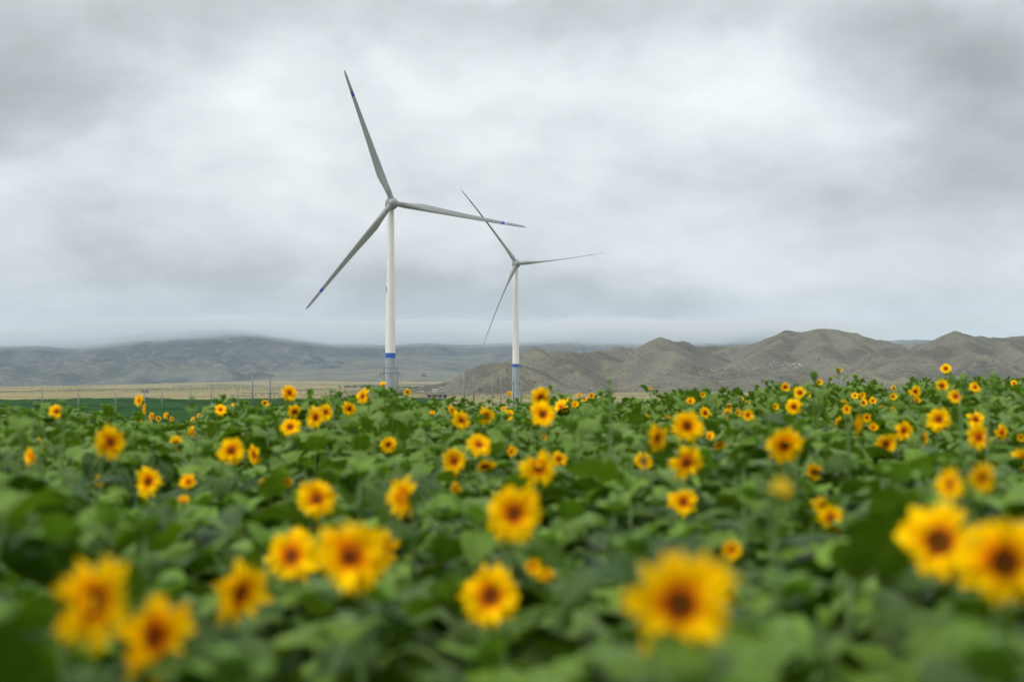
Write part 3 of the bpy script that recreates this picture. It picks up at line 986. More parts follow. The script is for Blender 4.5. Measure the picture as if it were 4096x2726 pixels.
h_frame(1010, 1081, 1500, 620, 'twin-pole power support with T-shaped tops left of the big turbine', [(1571, 4.4, True)], tee=True)
h_frame(1534, 1588, 1451, 440, 'twin-pole power support whose crossarm passes the foot of the big turbine', [(1491, 1.1, True), (1472, .2, False)])
h_frame(1857, 1895, 1489, 600, 'dark twin-pole power support before the yellowish hill', [(1489.5, .1, False), (1530, 2.2, True)])
h_frame(2054, 2085, 1502, 660, 'twin-pole power support straddling the foot of the smaller turbine', [(1530, .6, True), (1558, .2, False)], top_b=1516)

# ------------------------------------------------------------------ buildings
M['plaster'] = simple('white_plaster', (.62, .62, .60), .8, .08, .3)
M['mud'] = simple('weathered_concrete', (.24, .21, .18), .9, .15, .4)
M['slab'] = simple('roof_slab', (.22, .20, .19), .9, .12, .4)
M['dark'] = simple('dark_opening', (.03, .03, .035), .4, .1, 1)
M['brickred'] = simple('brick_red', (.19, .085, .06), .9, .15, .6)
M['roofgrey'] = simple('roof_grey', (.12, .12, .13), .8, .12, .3)


def block(name, label, cat, c, size, mat, roofmat, wins, over=.5, roof_h=.45, rows=1, sill=.9, wh=1.3, fill=.55, pier=None):
    x, y = c; gz = float(ground_z(x, y)) if len(c) == 2 else 0
    w, d, h = size
    root = empty(name, (x, y, gz)); tag(root, label, cat)
    MB().box((0, d / 2, h / 2 - .4), (w, d, h + .8)).build('wall', mat, root)
    MB().box((0, d / 2, h + roof_h / 2), (w + 2 * over, d + 2 * over, roof_h)).build('roof', roofmat, root)
    step = w / wins
    for r_ in range(rows):
        z = sill + wh / 2 + r_ * (h / rows)
        for k in range(wins):
            px = -w / 2 + step * (k + .5)
            f = MB().box((px, -.01, z), (step * fill, .12, wh)).build('window', M['dark'], root)
            MB().box((px, -.04, z), (.10, .16, wh)).build('mullion', mat, f)
    if pier:
        for k in range(pier + 1):
            MB().box((-w / 2 + w * k / pier, -.12, h / 2), (.4, .3, h)).build('pier', M['plaster'], root)
    return root


bx = lambda px, D: ((px - 2048) / 5689 * D, D)
block('low_building', 'low flat-roofed concrete building with overhanging roof between the turbines', 'building', bx(1749, 940), (13.5, 7, 3.5), M['mud'], M['slab'], 5, 1.1, .45, sill=1.9, wh=1.2, fill=.72, pier=4)
block('low_wall_building', 'long low shed left of the flat-roofed concrete building', 'shed', bx(1690, 920), (11, 4, 1.7), M['mud'], M['slab'], 6, .3, .2, sill=.4, wh=.7)
block('brick_wall', 'low reddish brick wall in front of the flat-roofed building', 'wall', bx(1800, 860), (22, .4, 1.1), M['brickred'], M['slab'], 3, .1, .12, sill=.3, wh=.3, fill=.1)
block('white_building', 'white two-storey building beyond the trees left of the yellowish hill', 'building', bx(1775, 1850), (12.5, 8, 5.2), M['plaster'], M['plaster'], 6, .5, .5, rows=2, sill=.8, wh=1.3, fill=.6)
block('white_annex', 'lower white wing attached left of the white two-storey building', 'building', bx(1742, 1840), (8.5, 7, 3.0), M['plaster'], M['plaster'], 4, .4, .4, sill=.9, wh=1.2)
block('village_house', 'small white house left of the white two-storey building', 'house', bx(1688, 1700), (5.0, 5, 2.4), M['plaster'], M['roofgrey'], 2, .3, .3)
block('village_hut', 'tiny white hut in front of the small white house', 'hut', bx(1711, 1600), (2.8, 3, 1.5), M['plaster'], M['roofgrey'], 1, .2, .2, sill=.4, wh=.6)
block('ruined_house', 'small grey ruined house on the dry plain above the crop field', 'house', bx(580, 1500), (6.5, 5, 4.2), M['mud'], M['mud'], 2, .1, .2, sill=1.4, wh=1.3)
block('field_tent', 'small white tent on the slope of the yellowish hill', 'tent', bx(1928, 1180), (2.0, 2.5, 1.2), M['plaster'], M['plaster'], 1, .2, .15, sill=.3, wh=.6)


def pagoda(px, py, D, label):
    x, y, z = bearx(px, py, D)
    root = empty('temple_hall', (x, y, z)); tag(root, label, 'temple')
    w = 30
    for k, (s, z0) in enumerate(((1.0, 0), (.66, 9))):
        MB().box((0, 8, z0 + 1.5), (w * s * .8, 14 * s, 7)).build('wall', M['brickred'], root)
        a, b2 = w * s / 2, 12 * s
        V = [(-a, 8 - b2, z0 + 5.6), (a, 8 - b2, z0 + 5.6), (a, 8 + b2, z0 + 5.6), (-a, 8 + b2, z0 + 5.6), (-a * .6, 8 - b2 * .3, z0 + 9), (a * .6, 8 - b2 * .3, z0 + 9), (a * .6, 8 + b2 * .3, z0 + 9), (-a * .6, 8 + b2 * .3, z0 + 9)]
        MB().add(V, [(0, 3, 2, 1), (4, 5, 6, 7), (0, 1, 5, 4), (1, 2, 6, 5), (2, 3, 7, 6), (3, 0, 4, 7)]).build('roof', M['roofgrey'], root)
    return root


# far tree belts by the village: too small to tell one tree from the next
def tree_belt(label, spots, h):
    V, F = [], []
    r_ = random.Random(3)
    for (px, D, n, spread, depth) in spots:
        for k in range(n):
            x = (px - 2048) / 5689 * D + r_.uniform(-spread, spread); y = D + r_.uniform(0, depth)
            s = h * r_.uniform(.6, 1.2); z0 = float(ground_z(x, y))
            for c in range(9):                              # small tilted leaf clumps around a short trunk
                cx_, cy_, cz_ = x + r_.gauss(0, s * .32), y + r_.gauss(0, s * .32), z0 + s * (.35 + .55 * r_.random())
                q = s * r_.uniform(.18, .34); o = len(V)
                a = r_.uniform(0, 6.28)
                V += [(cx_ + q * math.cos(a + j * 2.094), cy_ + q * math.sin(a + j * 2.094), cz_ - q * .4 + r_.uniform(-.2, .2) * q) for j in range(3)] + [(cx_, cy_, cz_ + q * .8), (cx_, cy_, cz_ - q)]
                F += [(o, o + 1, o + 3), (o + 1, o + 2, o + 3), (o + 2, o, o + 3), (o + 1, o, o + 4), (o + 2, o + 1, o + 4), (o, o + 2, o + 4)]
            o = len(V)
            V += [(x - .15, y, z0 - .3), (x + .15, y, z0 - .3), (x, y, z0 + s * .6)]
            F += [(o, o + 1, o + 2)]
    ob = link('tree_belt', mesh('tree_belt', V, F, [M['tree']], False))
    return tag(ob, label, kind='stuff')


M['tree'] = simple('far_tree_green', (.050, .090, .038), .9, .3, .2)
tree_belt('belt of small green trees by the white buildings between the turbines',
          [(1665, 1900, 60, 12, 60), (1760, 2000, 130, 26, 90), (1790, 2350, 160, 34, 120), (1700, 2300, 60, 24, 60), (1480, 2700, 70, 60, 50), (1600, 2600, 50, 40, 40),
           (1850, 2600, 60, 25, 80)], 3.6)

# ------------------------------------------------------------------ sheep on the hillside
M['wool'] = simple('sheep_wool', (.72, .70, .64), .95, .08, 3)


def sheep_mesh():
    b = MB()
    b.lathe([(.05, -.62), (.26, -.56), (.36, -.3), (.38, .1), (.33, .42), (.15, .58)], 9)
    b.v = [(z, x, y + .62) for x, y, z in b.v]                        # body axis along X
    b.tube([(.5, 0, .72), (.72, 0, .92), (.92, 0, .84)], [.15, .13, .06], 7)
    for sx in (-.38, .36):
        for sy in (-.17, .17):
            b.tube([(sx, sy, .4), (sx, sy, 0)], [.06, .04], 5)
    for sy in (-1, 1): b.tube([(.70, sy * .10, .96), (.66, sy * .22, .93)], [.04, .02], 4)
    return mesh('sheep', b.v, b.f, [M['wool']])


SHEEP = sheep_mesh()
deps = bpy.context.evaluated_depsgraph_get
from mathutils.bvhtree import BVHTree


def bvh_of(o):
    me = o.data
    n = len(me.vertices); co = np.empty(n * 3, np.float32); me.vertices.foreach_get('co', co)
    return BVHTree.FromPolygons([tuple(p) for p in co.reshape(-1, 3).tolist()], [tuple(p.vertices) for p in me.polygons])


HB = bvh_of(hills)


def on_hill(px, py):
    d = Vector(bearx(px, py, 1000)) - CAM
    hit = HB.ray_cast(CAM, d.normalized())
    return hit[0]


r_ = random.Random(9)
flock = [(r_.gauss(3160, 34), r_.gauss(1456, 6)) for k in range(40)] + [(r_.gauss(3070, 50), 1468 + r_.gauss(0, 6)) for k in range(10)] \
    + [(r_.uniform(2790, 3060), r_.uniform(1462, 1502)) for k in range(20)]
for px, py in flock:
    p = on_hill(px, py)
    if p is None: continue
    o = link('sheep', SHEEP, None, p - Vector((0, 0, .05)), (0, 0, r_.uniform(0, 6.28)), 1.05)
    tag(o, 'tiny white sheep grazing on the brown hillside under the broad hill', 'sheep', 'flock of sheep on the hillside')
tp = MB
x, y, z = bearx(1695, 1452, 6200)
tbase = float(max(ground_z(x, y), mount_z(np.array([[x]]), np.array([[y]]))[0, 0]))
pg = pagoda(1695, 1452, 6200, 'faint many-roofed temple on the terrace below the cloudy mountains')
pg.location.z = tbase

# ------------------------------------------------------------------ sunflowers
# open heads measured from the photograph: x, y, z of the head (metres), diameter, turn (deg, + to the right), tilt (deg, + up), state, label
BLOOMS = [
    (-5.889, 18.406, 1.327, 0.202, 12, 0, 'f', 'round bloom facing out beside a dark bud, leftmost bloom along the skyline'),
    (-5.35, 20.451, 1.449, 0.202, -48, 0, 'f', 'upper bloom of a turned pair standing against the dark green crop field'),
    (-6.469, 25.099, 1.239, 0.202, -60, 0, 'f', 'lower bloom of a turned pair standing against the dark green crop field'),
    (-6.259, 24.778, 1.112, 0.118, -20, 10, 'h', 'left one of four tiny blooms below the turned skyline pair'),
    (-7.267, 29.283, 0.961, 0.118, 10, 0, 'h', 'second of four tiny blooms below the turned skyline pair'),
    (-6.508, 26.842, 1.073, 0.118, -20, 10, 'h', 'third of four tiny blooms below the turned skyline pair'),
    (-6.941, 29.023, 0.967, 0.106, 10, 0, 'f', 'last of four tiny blooms below the turned skyline pair'),
    (-6.786, 30.942, 0.978, 0.113, 0, 10, 'h', 'tiny yellow bloom just left of the wide skyline bloom below the power pole'),
    (-4.521, 22.087, 1.28, 0.202, 5, 25, 'f', 'wide upturned skyline bloom below the left H-frame power pole'),
    (-4.625, 20.607, 0.983, 0.196, -50, -10, 'f', 'narrow slanting bloom turned aside, below the wide skyline bloom'),
    (-2.439, 8.628, 1.338, 0.202, 45, -5, 'f', 'tall ragged bloom with petal pointing up, upper one at far left'),
    (-3.496, 10.391, 1.161, 0.118, -35, 20, 'h', 'half-open dull orange bloom near the left edge'),
    (-1.907, 9.688, 1.238, 0.202, 15, 5, 'f', 'round bright bloom with a smaller partner on its right, left of the big turbine'),
    (-2.464, 13.667, 1.006, 0.2, -38, 0, 'f', 'smaller narrow partner to the right of a round bright bloom'),
    (-2.268, 8.906, 1.085, 0.202, -10, 5, 'f', 'bloom with one petal flung to the right, below the tall ragged one'),
    (-2.29, 10.109, 0.995, 0.111, 0, 30, 'h', 'small yellow half-open bloom right of the bloom with a flung petal'),
    (-3.041, 10.509, 0.979, 0.1, 40, -20, 'f', 'faint broken bloom half hidden between leaves at left'),
    (-1.972, 8.565, 0.995, 0.053, 0, 30, 'h', 'pale yellow bud below the small yellow half-open bloom at left'),
    (-2.7, 17.256, 1.574, 0.202, 5, 0, 'f', 'skyline bloom just right of the left H-frame power pole'),
    (-6.387, 36.812, 1.178, 0.202, 0, 0, 'f', 'tiny round bloom against the crop field below the left H-frame power pole'),
    (-3.019, 19.721, 1.3, 0.202, 15, 0, 'f', 'small upright bloom directly under the skyline bloom by the power pole'),
    (-2.15, 13.805, 1.267, 0.202, 20, 15, 'f', 'ragged bloom lowest in the cluster below the power pole'),
    (-1.903, 13.805, 1.367, 0.202, 0, 0, 'f', 'front bloom of a touching pair left of the big turbine'),
    (-2.066, 15.777, 1.374, 0.202, 10, 0, 'f', 'rear bloom of a touching pair left of the big turbine'),
    (-2.102, 18.406, 1.362, 0.202, 15, 0, 'f', 'oval bloom alone between the touching pair and the big turbine'),
    (-1.864, 17.812, 1.529, 0.202, -35, 0, 'f', 'oval skyline bloom nearest to the left of the big turbine'),
    (-2.701, 36.812, 1.458, 0.202, -15, -5, 'f', 'small skyline bloom just right of the big turbine base'),
    (-3.141, 34.743, 1.65, 0.152, 0, 40, 'h', 'yellow-tipped bud on a tall leafy plant at the foot of the big turbine'),
    (-0.976, 23.008, 1.251, 0.202, 55, 0, 'f', 'yellow bloom seen edge-on, upper of two narrow ones between the turbines'),
    (-0.511, 14.531, 1.317, 0.202, -42, -10, 'f', 'slanting oval bloom, lower of two narrow ones between the turbines'),
    (-0.299, 16.241, 1.327, 0.202, 0, 0, 'f', 'neat round bloom facing out below and left of the smaller turbine'),
    (-0.052, 32.211, 1.447, 0.118, 0, 30, 'h', 'yellow bud on the skyline touching the foot of the smaller turbine'),
    (-1.601, 28.7, 1.085, 0.115, 0, 40, 'h', 'pale yellow bud in the leaves left of the edge-on bloom'),
    (-0.181, 31.254, 1.125, 0.114, 0, 40, 'h', 'dull yellow bud right of the neat round bloom by the smaller turbine'),
    (-1.325, 15.29, 1.034, 0.19, 5, 10, 'f', 'single round bloom in the leaves straight below the big turbine'),
    (-0.438, 10.827, 1.109, 0.202, 5, 0, 'f', 'upright oval bloom left of the broad upturned bloom, mid field centre'),
    (-0.361, 9.017, 1.033, 0.099, 60, -15, 'f', 'yellow bloom turned away just under the upright oval bloom'),
    (-0.239, 10.226, 1.251, 0.202, 10, 25, 'f', 'broad upturned bloom with petals spread to the right, mid field centre'),
    (-0.216, 11.307, 1.044, 0.174, 20, -40, 'f', 'yellow drooping bloom beneath the broad upturned bloom'),
    (-0.018, 13.44, 1.054, 0.098, 30, 0, 'h', 'small yellow bloom left of the overlapping pair below the smaller turbine'),
    (-0.897, 6.574, 1.164, 0.202, -12, 5, 'f', 'large bloom crossed by a green leaf, lower left of centre'),
    (-0.492, 6.421, 1.186, 0.202, -48, 0, 'f', 'tall flame-shaped bloom with petals pointing up, below the big turbine'),
    (-1.551, 9.853, 1.009, 0.068, 0, 30, 'h', 'dull orange bud in the leaves above the leaf-crossed bloom'),
    (-1.718, 9.859, 1.005, 0.061, 0, 40, 'h', 'dull greenish yellow bud left of the dull orange bud'),
    (0.251, 12.55, 1.57, 0.202, 5, 5, 'f', 'upper bloom of a stacked pair on the skyline right of the smaller turbine'),
    (0.25, 11.504, 1.445, 0.202, 5, -5, 'f', 'lower bloom of a stacked pair right of the smaller turbine'),
    (0.661, 19.041, 1.379, 0.202, -10, 35, 'f', 'ragged upturned bloom just right of the stacked pair'),
    (0.943, 21.474, 1.367, 0.118, 20, 20, 'h', 'small bloom on the right of the ragged upturned one'),
    (1.694, 35.79, 1.383, 0.118, 0, 30, 'h', 'tiny yellow bud on the skyline above the small bloom'),
    (1.381, 24.778, 1.471, 0.118, 0, 20, 'h', 'tiny yellow skyline bloom next to the tall green bud'),
    (2.688, 21.474, 1.42, 0.118, 0, 20, 'h', 'tiny yellow skyline bloom in the dip below the round hills'),
    (2.877, 21.238, 1.245, 0.202, 25, 10, 'f', 'slanted bloom peeking behind the right of the three clustered blooms'),
    (2.412, 22.176, 1.149, 0.097, 0, 20, 'h', 'small yellow bloom above the left one of the three clustered blooms'),
    (1.094, 8.906, 1.428, 0.202, 8, 0, 'f', 'top bloom of three clustered blooms right of centre'),
    (0.934, 9.203, 1.348, 0.202, 52, 0, 'f', 'left bloom of three clustered blooms, turned to the right'),
    (0.994, 8.12, 1.248, 0.202, 12, 0, 'f', 'bottom bloom of three clustered blooms right of centre'),
    (1.062, 11.465, 1.07, 0.163, -40, -10, 'f', 'small slanting bloom lower left of the three clustered blooms'),
    (1.95, 13.421, 1.126, 0.118, 30, -20, 'h', 'orange scrap of bloom hidden in leaves right of the three clustered blooms'),
    (4.454, 29.175, 1.219, 0.149, 0, 20, 'f', 'small far bloom left of the single skyline bloom by the hills'),
    (5.77, 35.79, 1.288, 0.118, 0, 10, 'h', 'tiny far bloom above the small far one left of the single skyline bloom'),
    (5.158, 31.254, 1.24, 0.114, 0, 10, 'h', 'tiny far yellow bloom closest left of the single skyline bloom'),
    (2.319, 14.005, 1.378, 0.118, 0, 20, 'h', 'dull orange bloom wrapped in dark green, left of the round bloom under the hills'),
    (0.152, 8.12, 1.214, 0.202, 5, 0, 'f', 'front bloom of an overlapping pair below the smaller turbine'),
    (0.394, 12.013, 1.058, 0.149, 15, 0, 'f', 'rear bloom of an overlapping pair below the smaller turbine'),
    (0.359, 16.246, 1.077, 0.077, 0, 20, 'h', 'small yellow bud between the stacked pair and the overlapping pair'),
    (0.932, 7.766, 1.052, 0.162, -10, 5, 'f', 'ragged bloom alone below the three clustered blooms'),
    (2.146, 15.497, 1.114, 0.096, 0, 30, 'h', 'small pale bloom right of the three clustered blooms'),
    (5.3, 27.609, 1.614, 0.202, 25, 0, 'f', 'single small bloom on the skyline under the broad round hill'),
    (3.313, 16.733, 1.418, 0.202, 0, 0, 'f', 'round bloom below the single skyline bloom, under the broad hill'),
    (7.826, 32.482, 1.4, 0.202, -10, 20, 'f', 'left bloom of a small yellow skyline pair at right'),
    (5.281, 21.474, 1.507, 0.118, 10, 30, 'h', 'right bloom of a small yellow skyline pair at right'),
    (7.913, 31.212, 1.305, 0.183, 0, 0, 'f', 'small bloom right below the yellow skyline pair'),
    (11.387, 42.476, 1.535, 0.202, 0, 10, 'f', 'lone tiny skyline bloom between the yellow pair and the pointed leaf'),
    (6.519, 23.008, 1.558, 0.202, 5, 0, 'f', 'upright skyline bloom left of the pointed upright leaf'),
    (6.544, 23.008, 1.417, 0.118, 0, 30, 'h', 'tiny bloom underneath the upright skyline bloom'),
    (5.55, 17.812, 1.529, 0.202, 0, 0, 'f', 'notched round bloom below the two tall green buds'),
    (7.186, 22.087, 1.623, 0.202, 5, 30, 'f', 'wide dark-centred skyline bloom between the two tall green buds'),
    (12.991, 36.812, 1.683, 0.202, 0, 20, 'f', 'skyline bloom closest to the right edge'),
    (4.208, 17.895, 1.364, 0.118, 0, 25, 'h', 'blurred yellow bloom above the loose yellow cluster at right'),
    (4.309, 18.754, 1.177, 0.151, 25, 0, 'f', 'small orange bloom at the left of the loose yellow cluster'),
    (2.281, 9.474, 1.428, 0.118, 60, -5, 'h', 'largest yellow bloom in the loose cluster at right'),
    (4.46, 17.895, 1.262, 0.118, 0, 10, 'h', 'thin yellow bloom in the loose cluster at right'),
    (4.275, 16.848, 1.166, 0.111, 0, 10, 'h', 'rounded yellow bud at the right of the loose cluster'),
    (3.294, 12.55, 1.163, 0.202, -5, 0, 'f', 'dark-centred lower left bloom of a staircase of blooms at right'),
    (3.448, 12.55, 1.278, 0.202, 8, 0, 'f', 'middle bloom of a staircase of blooms at right'),
    (3.309, 11.044, 1.413, 0.202, 5, 10, 'f', 'upper dark-centred bloom of a staircase of blooms at right'),
    (4.099, 14.174, 1.153, 0.155, 55, 10, 'f', 'turned bloom tucked under the upper bloom of the staircase'),
    (4.993, 15.339, 1.301, 0.202, 0, 10, 'f', 'topmost bloom of the close cluster at far right'),
    (3.476, 10.619, 1.29, 0.202, 5, 0, 'f', 'biggest bloom of the close cluster at far right'),
    (5.156, 15.033, 1.177, 0.198, 50, 0, 'f', 'turned bloom at the right side of the close far right cluster'),
    (1.469, 7.669, 1.366, 0.202, 5, 0, 'f', 'big bold bloom facing out with a dark brown centre, right of the three clustered'),
    (2.005, 9.474, 1.104, 0.118, 0, 15, 'h', 'orange half-open bloom to the lower right of the big bold bloom'),
    (0.679, 3.6, 1.427, 0.061, 0, 20, 'b', 'big blurred yellow-green bud below the big bold bloom'),
    (1.604, 7.375, 1.068, 0.081, 10, 0, 'f', 'small blurred orange bloom right of the big yellow-green bud'),
    (1.418, 4.6, 1.372, 0.124, -58, 0, 'f', 'strongly blurred yellow bloom turned away above the large right pair'),
    (1.515, 4.6, 1.393, 0.101, 5, 5, 'f', 'dark-centred bloom just behind the strongly blurred yellow one'),
    (3.796, 10.579, 1.131, 0.17, 10, 0, 'f', 'bloom cut by the right edge, level with the far right cluster'),
    (4.956, 13.88, 1.165, 0.081, 0, 10, 'h', 'small orange bloom close to the right edge'),
    (-0.865, 2.937, 1.251, 0.202, 54, 0, 'f', 'left bloom of the large blurred pair in the lower left corner'),
    (-0.789, 3.137, 1.145, 0.202, 50, 5, 'f', 'right bloom of the large blurred pair in the lower left corner'),
    (-0.776, 4.06, 1.104, 0.202, 48, -8, 'f', 'large tall bloom drooping slightly, right of the lower left pair'),
    (-0.802, 5.209, 1.07, 0.202, 0, 12, 'f', 'large wide bloom left of the biggest central-left one'),
    (-0.43, 3.835, 1.236, 0.202, -8, 0, 'f', 'large bloom with a brown disc and another bloom behind its right side'),
    (-0.526, 5.847, 1.015, 0.154, 55, 0, 'f', 'yellow bloom half hidden behind the right side of a larger one'),
    (-0.07, 4.573, 1.018, 0.194, 10, 0, 'f', 'bloom with notched petals low in the centre'),
    (0.007, 4.844, 1.257, 0.202, 4, 0, 'f', 'bold round bloom with reddish centre in the middle, above the notched one'),
    (0.311, 2.655, 1.292, 0.202, -4, 0, 'f', 'largest bloom of all, facing out low in the right half'),
    (1.01, 2.937, 1.333, 0.202, -12, 0, 'f', 'huge bloom cut off by the right edge'),
    (1.062, 3.54, 1.307, 0.202, -30, 0, 'f', 'large turned bloom behind the huge one at the right edge'),
    (0.862, 5.608, 1.043, 0.082, 0, 15, 'h', 'orange bud alone above the largest bloom'),
    (1.497, 6.688, 1.063, 0.127, -30, 10, 'f', 'lower of two small yellow blooms right of the orange bud'),
    (1.599, 7.416, 1.067, 0.092, 10, 10, 'f', 'upper of two small yellow blooms right of the orange bud'),
    (0.076, 5.26, 1.024, 0.058, 0, 20, 'h', 'upper of two little yellow blooms above the notched one'),
    (0.118, 5.012, 1.025, 0.05, 0, 20, 'h', 'lower of two little yellow blooms above the notched one'),
    (0.747, 10.929, 1.716, 0.064, 0, 60, 'g', 'tall plant with a round green bud standing clear above the skyline by the hills'),
    (3.291, 9.714, 1.751, 0.064, 0, 60, 'g', 'tall plant with a green bud, right one of two above the right skyline'),
    (3.087, 9.714, 1.729, 0.064, 0, 60, 'g', 'tall plant with a green bud, left one of two above the right skyline'),
    (-2.46, 10.929, 1.578, 0.064, 0, 60, 'g', 'plant with a green bud rising over the crop field below the power pole'),
    (-4.499, 13.451, 1.499, 0.064, 0, 60, 'g', 'plant with a green bud left of the leftmost skyline bloom'),
    (-3.805, 10.929, 1.495, 0.064, 0, 60, 'g', 'plant with a green bud closest to the left edge of the skyline'),
    (-3.066, 9.714, 1.573, 0.064, 0, 70, 'g', 'plant with a slim green bud just right of the leftmost skyline bloom'),
    (-1.851, 14.572, 1.616, 0.064, 0, 60, 'g', 'green bud on the skyline between two blooms left of the big turbine'),
]


def leaf_arrays(nl, nw, e0, e1, fold, wave, petiole=.5, seed=0, pet=True):
    """a heart-shaped leaf on its stalk, growing out along +X; blade length 1"""
    r_ = random.Random(seed)
    V, F, UV = [], [], []
    pe = R(38)
    bx_, bz_ = petiole * math.cos(pe), petiole * math.sin(pe) * .9
    ph = r_.uniform(0, 6.28)
    x, z = bx_, bz_
    for i in range(nl + 1):
        t = i / nl
        a = R(e0 + (e1 - e0) * t ** .9)
        if i:
            x += math.cos(a) / nl; z += math.sin(a) / nl
        w = .47 * (math.sin(math.pi * min(1, max(.0, t * .985 + .008)) ** .55)) ** .8
        for j in range(nw + 1):
            u = j / nw * 2 - 1
            yy = u * w
            back = -.22 * abs(u) ** 1.6 * (1 - t) ** 3                       # lobes either side of the stalk
            lift = fold * abs(yy) - .55 * yy * yy + wave * .05 * math.sin(ph + 9 * t + 2.2 * u) * abs(u) + wave * .03 * math.sin(ph * 2 + 17 * t) * u
            V.append((x + back * math.cos(a) - lift * math.sin(a), yy, z + back * math.sin(a) + lift * math.cos(a)))
            UV.append(((u + 1) / 2, t))
    for i in range(nl):
        for j in range(nw):
            k = i * (nw + 1) + j
            F.append((k, k + nw + 1, k + nw + 2, k + 1))
    if pet:
        o = len(V)
        st = [(0, 0, 0), (bx_ * .5, 0, bz_ * .62), (bx_ + .03, 0, bz_ - .012)]
        for s_, (px, py, pz) in enumerate(st):
            for k in range(3):
                t = 2.094 * k
                V.append((px, py + .026 * math.cos(t), pz + .026 * math.sin(t))); UV.append((.5, .0))
        for s_ in range(2):
            for k in range(3): F.append((o + s_ * 3 + k, o + s_ * 3 + (k + 1) % 3, o + s_ * 3 + 3 + (k + 1) % 3, o + s_ * 3 + 3 + k))
    return V, F, UV


SHAPES = [(22, -45, .22, 1.2), (0, -72, .15, 1.5), (38, -15, .30, 1.0), (10, -55, -.05, 1.9), (-15, -92, .25, 1.2), (28, -65, .10, 1.8), (52, 8, .35, .9), (12, -35, .42, 1.3), (-30, -85, .3, 1.4), (20, -85, .05, 1.6)]
LEAF = []
for k, (a, b_, fo, wv) in enumerate(SHAPES):
    V, F, UV = leaf_arrays(8, 6, a, b_, fo, wv, .5, k)
    LEAF.append(mesh('leaf', V, F, [M['leaf']], True, UV))
YOUNG = []
for k, (a, b_, fo, wv) in enumerate([(62, 15, .5, .6), (75, 40, .6, .4), (45, -10, .4, .8)]):
    V, F, UV = leaf_arrays(6, 4, a, b_, fo, wv, .15, 40 + k)
    YOUNG.append(mesh('leaf', V, F, [M['young']], True, UV))


def petal_arrays(nl=5, curve=.25, width=.36, seed=0):
    """unit petal along +X from the rim of the disc"""
    r_ = random.Random(seed)
    V, F, UV = [], [], []
    tw = r_.uniform(-.35, .35); side = r_.uniform(-.08, .08)
    for i in range(nl + 1):
        t = i / nl
        w = width * .5 * (.38 + .62 * math.sin(math.pi * min(1, .15 + t * .62))) * (1 if t < .6 else max(.04, 1 - ((t - .6) / .4) ** 1.7))
        for j, u in enumerate((-1, 0, 1)):
            V.append((t - .02 * abs(u), u * w + side * t * t, -curve * t * t + .10 * w * 2 * abs(u) + tw * u * w * t)); UV.append(((u + 1) / 2, t))
    for i in range(nl):
        for j in range(2):
            k = i * 3 + j
            F.append((k, k + 3, k + 4, k + 1))
    return V, F, UV


PETALS = []
for k in range(6):
    V, F, UV = petal_arrays(5, (.10, .25, .38, -.10, .2, .32)[k], (.50, .44, .54, .46, .42, .52)[k], k)
    PETALS.append(mesh('petal', V, F, [M['petal']], True, UV))


def petal_places(seed, open_=1.0, n=17):
    """(rotation matrix with scale) of every petal of a head of radius 1"""
    r_ = random.Random(seed)
    out = []
    for layer, (m_, r0, tilt, ln) in enumerate(((n + 1, .30, 2, .70), (n - 1, .275, 16, .66))):
        for k in range(m_):
            a = 2 * math.pi * (k + .5 * layer + r_.uniform(-.28, .28)) / m_
            t = tilt + r_.uniform(-12, 16) + (1 - open_) * 62
            l_ = ln * r_.uniform(.80, 1.10) * (1 + .08 * math.sin(a * 2 + seed) + .06 * math.sin(a * 3 + 2 * seed))
            if r_.random() < .10: t += r_.uniform(25, 70)                     # a petal folded forward
            if r_.random() < .05: continue
            mt = Matrix.Rotation(a, 4, 'Z') @ Matrix.Translation((r0, 0, .02 + .03 * layer)) @ Matrix.Rotation(-R(t), 4, 'Y') @ Matrix.Rotation(R(r_.uniform(-18, 18)), 4, 'X') @ Matrix.Diagonal((l_, l_ * .95, l_, 1))
            out.append((mt, r_.randrange(6)))
    return out


def joined_petals(seed, open_=1.0, n=17):
    V, F, UV = [], [], []
    for mt, k in petal_places(seed, open_, n):
        pv, pf, puv = petal_arrays(4, (.10, .25, .38, -.10, .2, .32)[k], .49, k)
        o = len(V)
        V += [mt @ Vector(p) for p in pv]; F += [tuple(i + o for i in q) for q in pf]; UV += puv
    return mesh('petals', V, F, [M['petal']], True, UV)


PETAL_RINGS = [joined_petals(100 + k, (1.0, .86, .94, .74, 1.08, .9, .8, 1.0)[k], (17, 15, 18, 14, 16, 17, 13, 15)[k]) for k in range(8)]
HALF_RINGS = [joined_petals(200 + k, .35, 13) for k in range(3)]

CLOSED = joined_petals(300, .30, 15)


def disc_mesh():
    V, F, UV = [(0, 0, .10)], [], [(.5, 0)]
    n = 18
    prof = [(.10, .105), (.20, .125), (.28, .125), (.345, .09), (.385, .03), (.39, -.04)]
    for i, (r0, z) in enumerate(prof):
        for k in range(n):
            a = 2 * math.pi * k / n
            V.append((r0 * math.cos(a), r0 * math.sin(a), z)); UV.append((.5, min(1, r0 / .385)))
    for k in range(n): F.append((0, 1 + k, 1 + (k + 1) % n))
    for i in range(len(prof) - 1):
        for k in range(n): F.append((1 + i * n + k, 1 + (i + 1) * n + k, 1 + (i + 1) * n + (k + 1) % n, 1 + i * n + (k + 1) % n))
    return mesh('disc', V, F, [M['disc']], True, UV)


DISC = disc_mesh()
BUD_CENTRE = DISC.copy(); BUD_CENTRE.materials[0] = simple('bud_centre', (.30, .27, .015), .8, .2, 60)


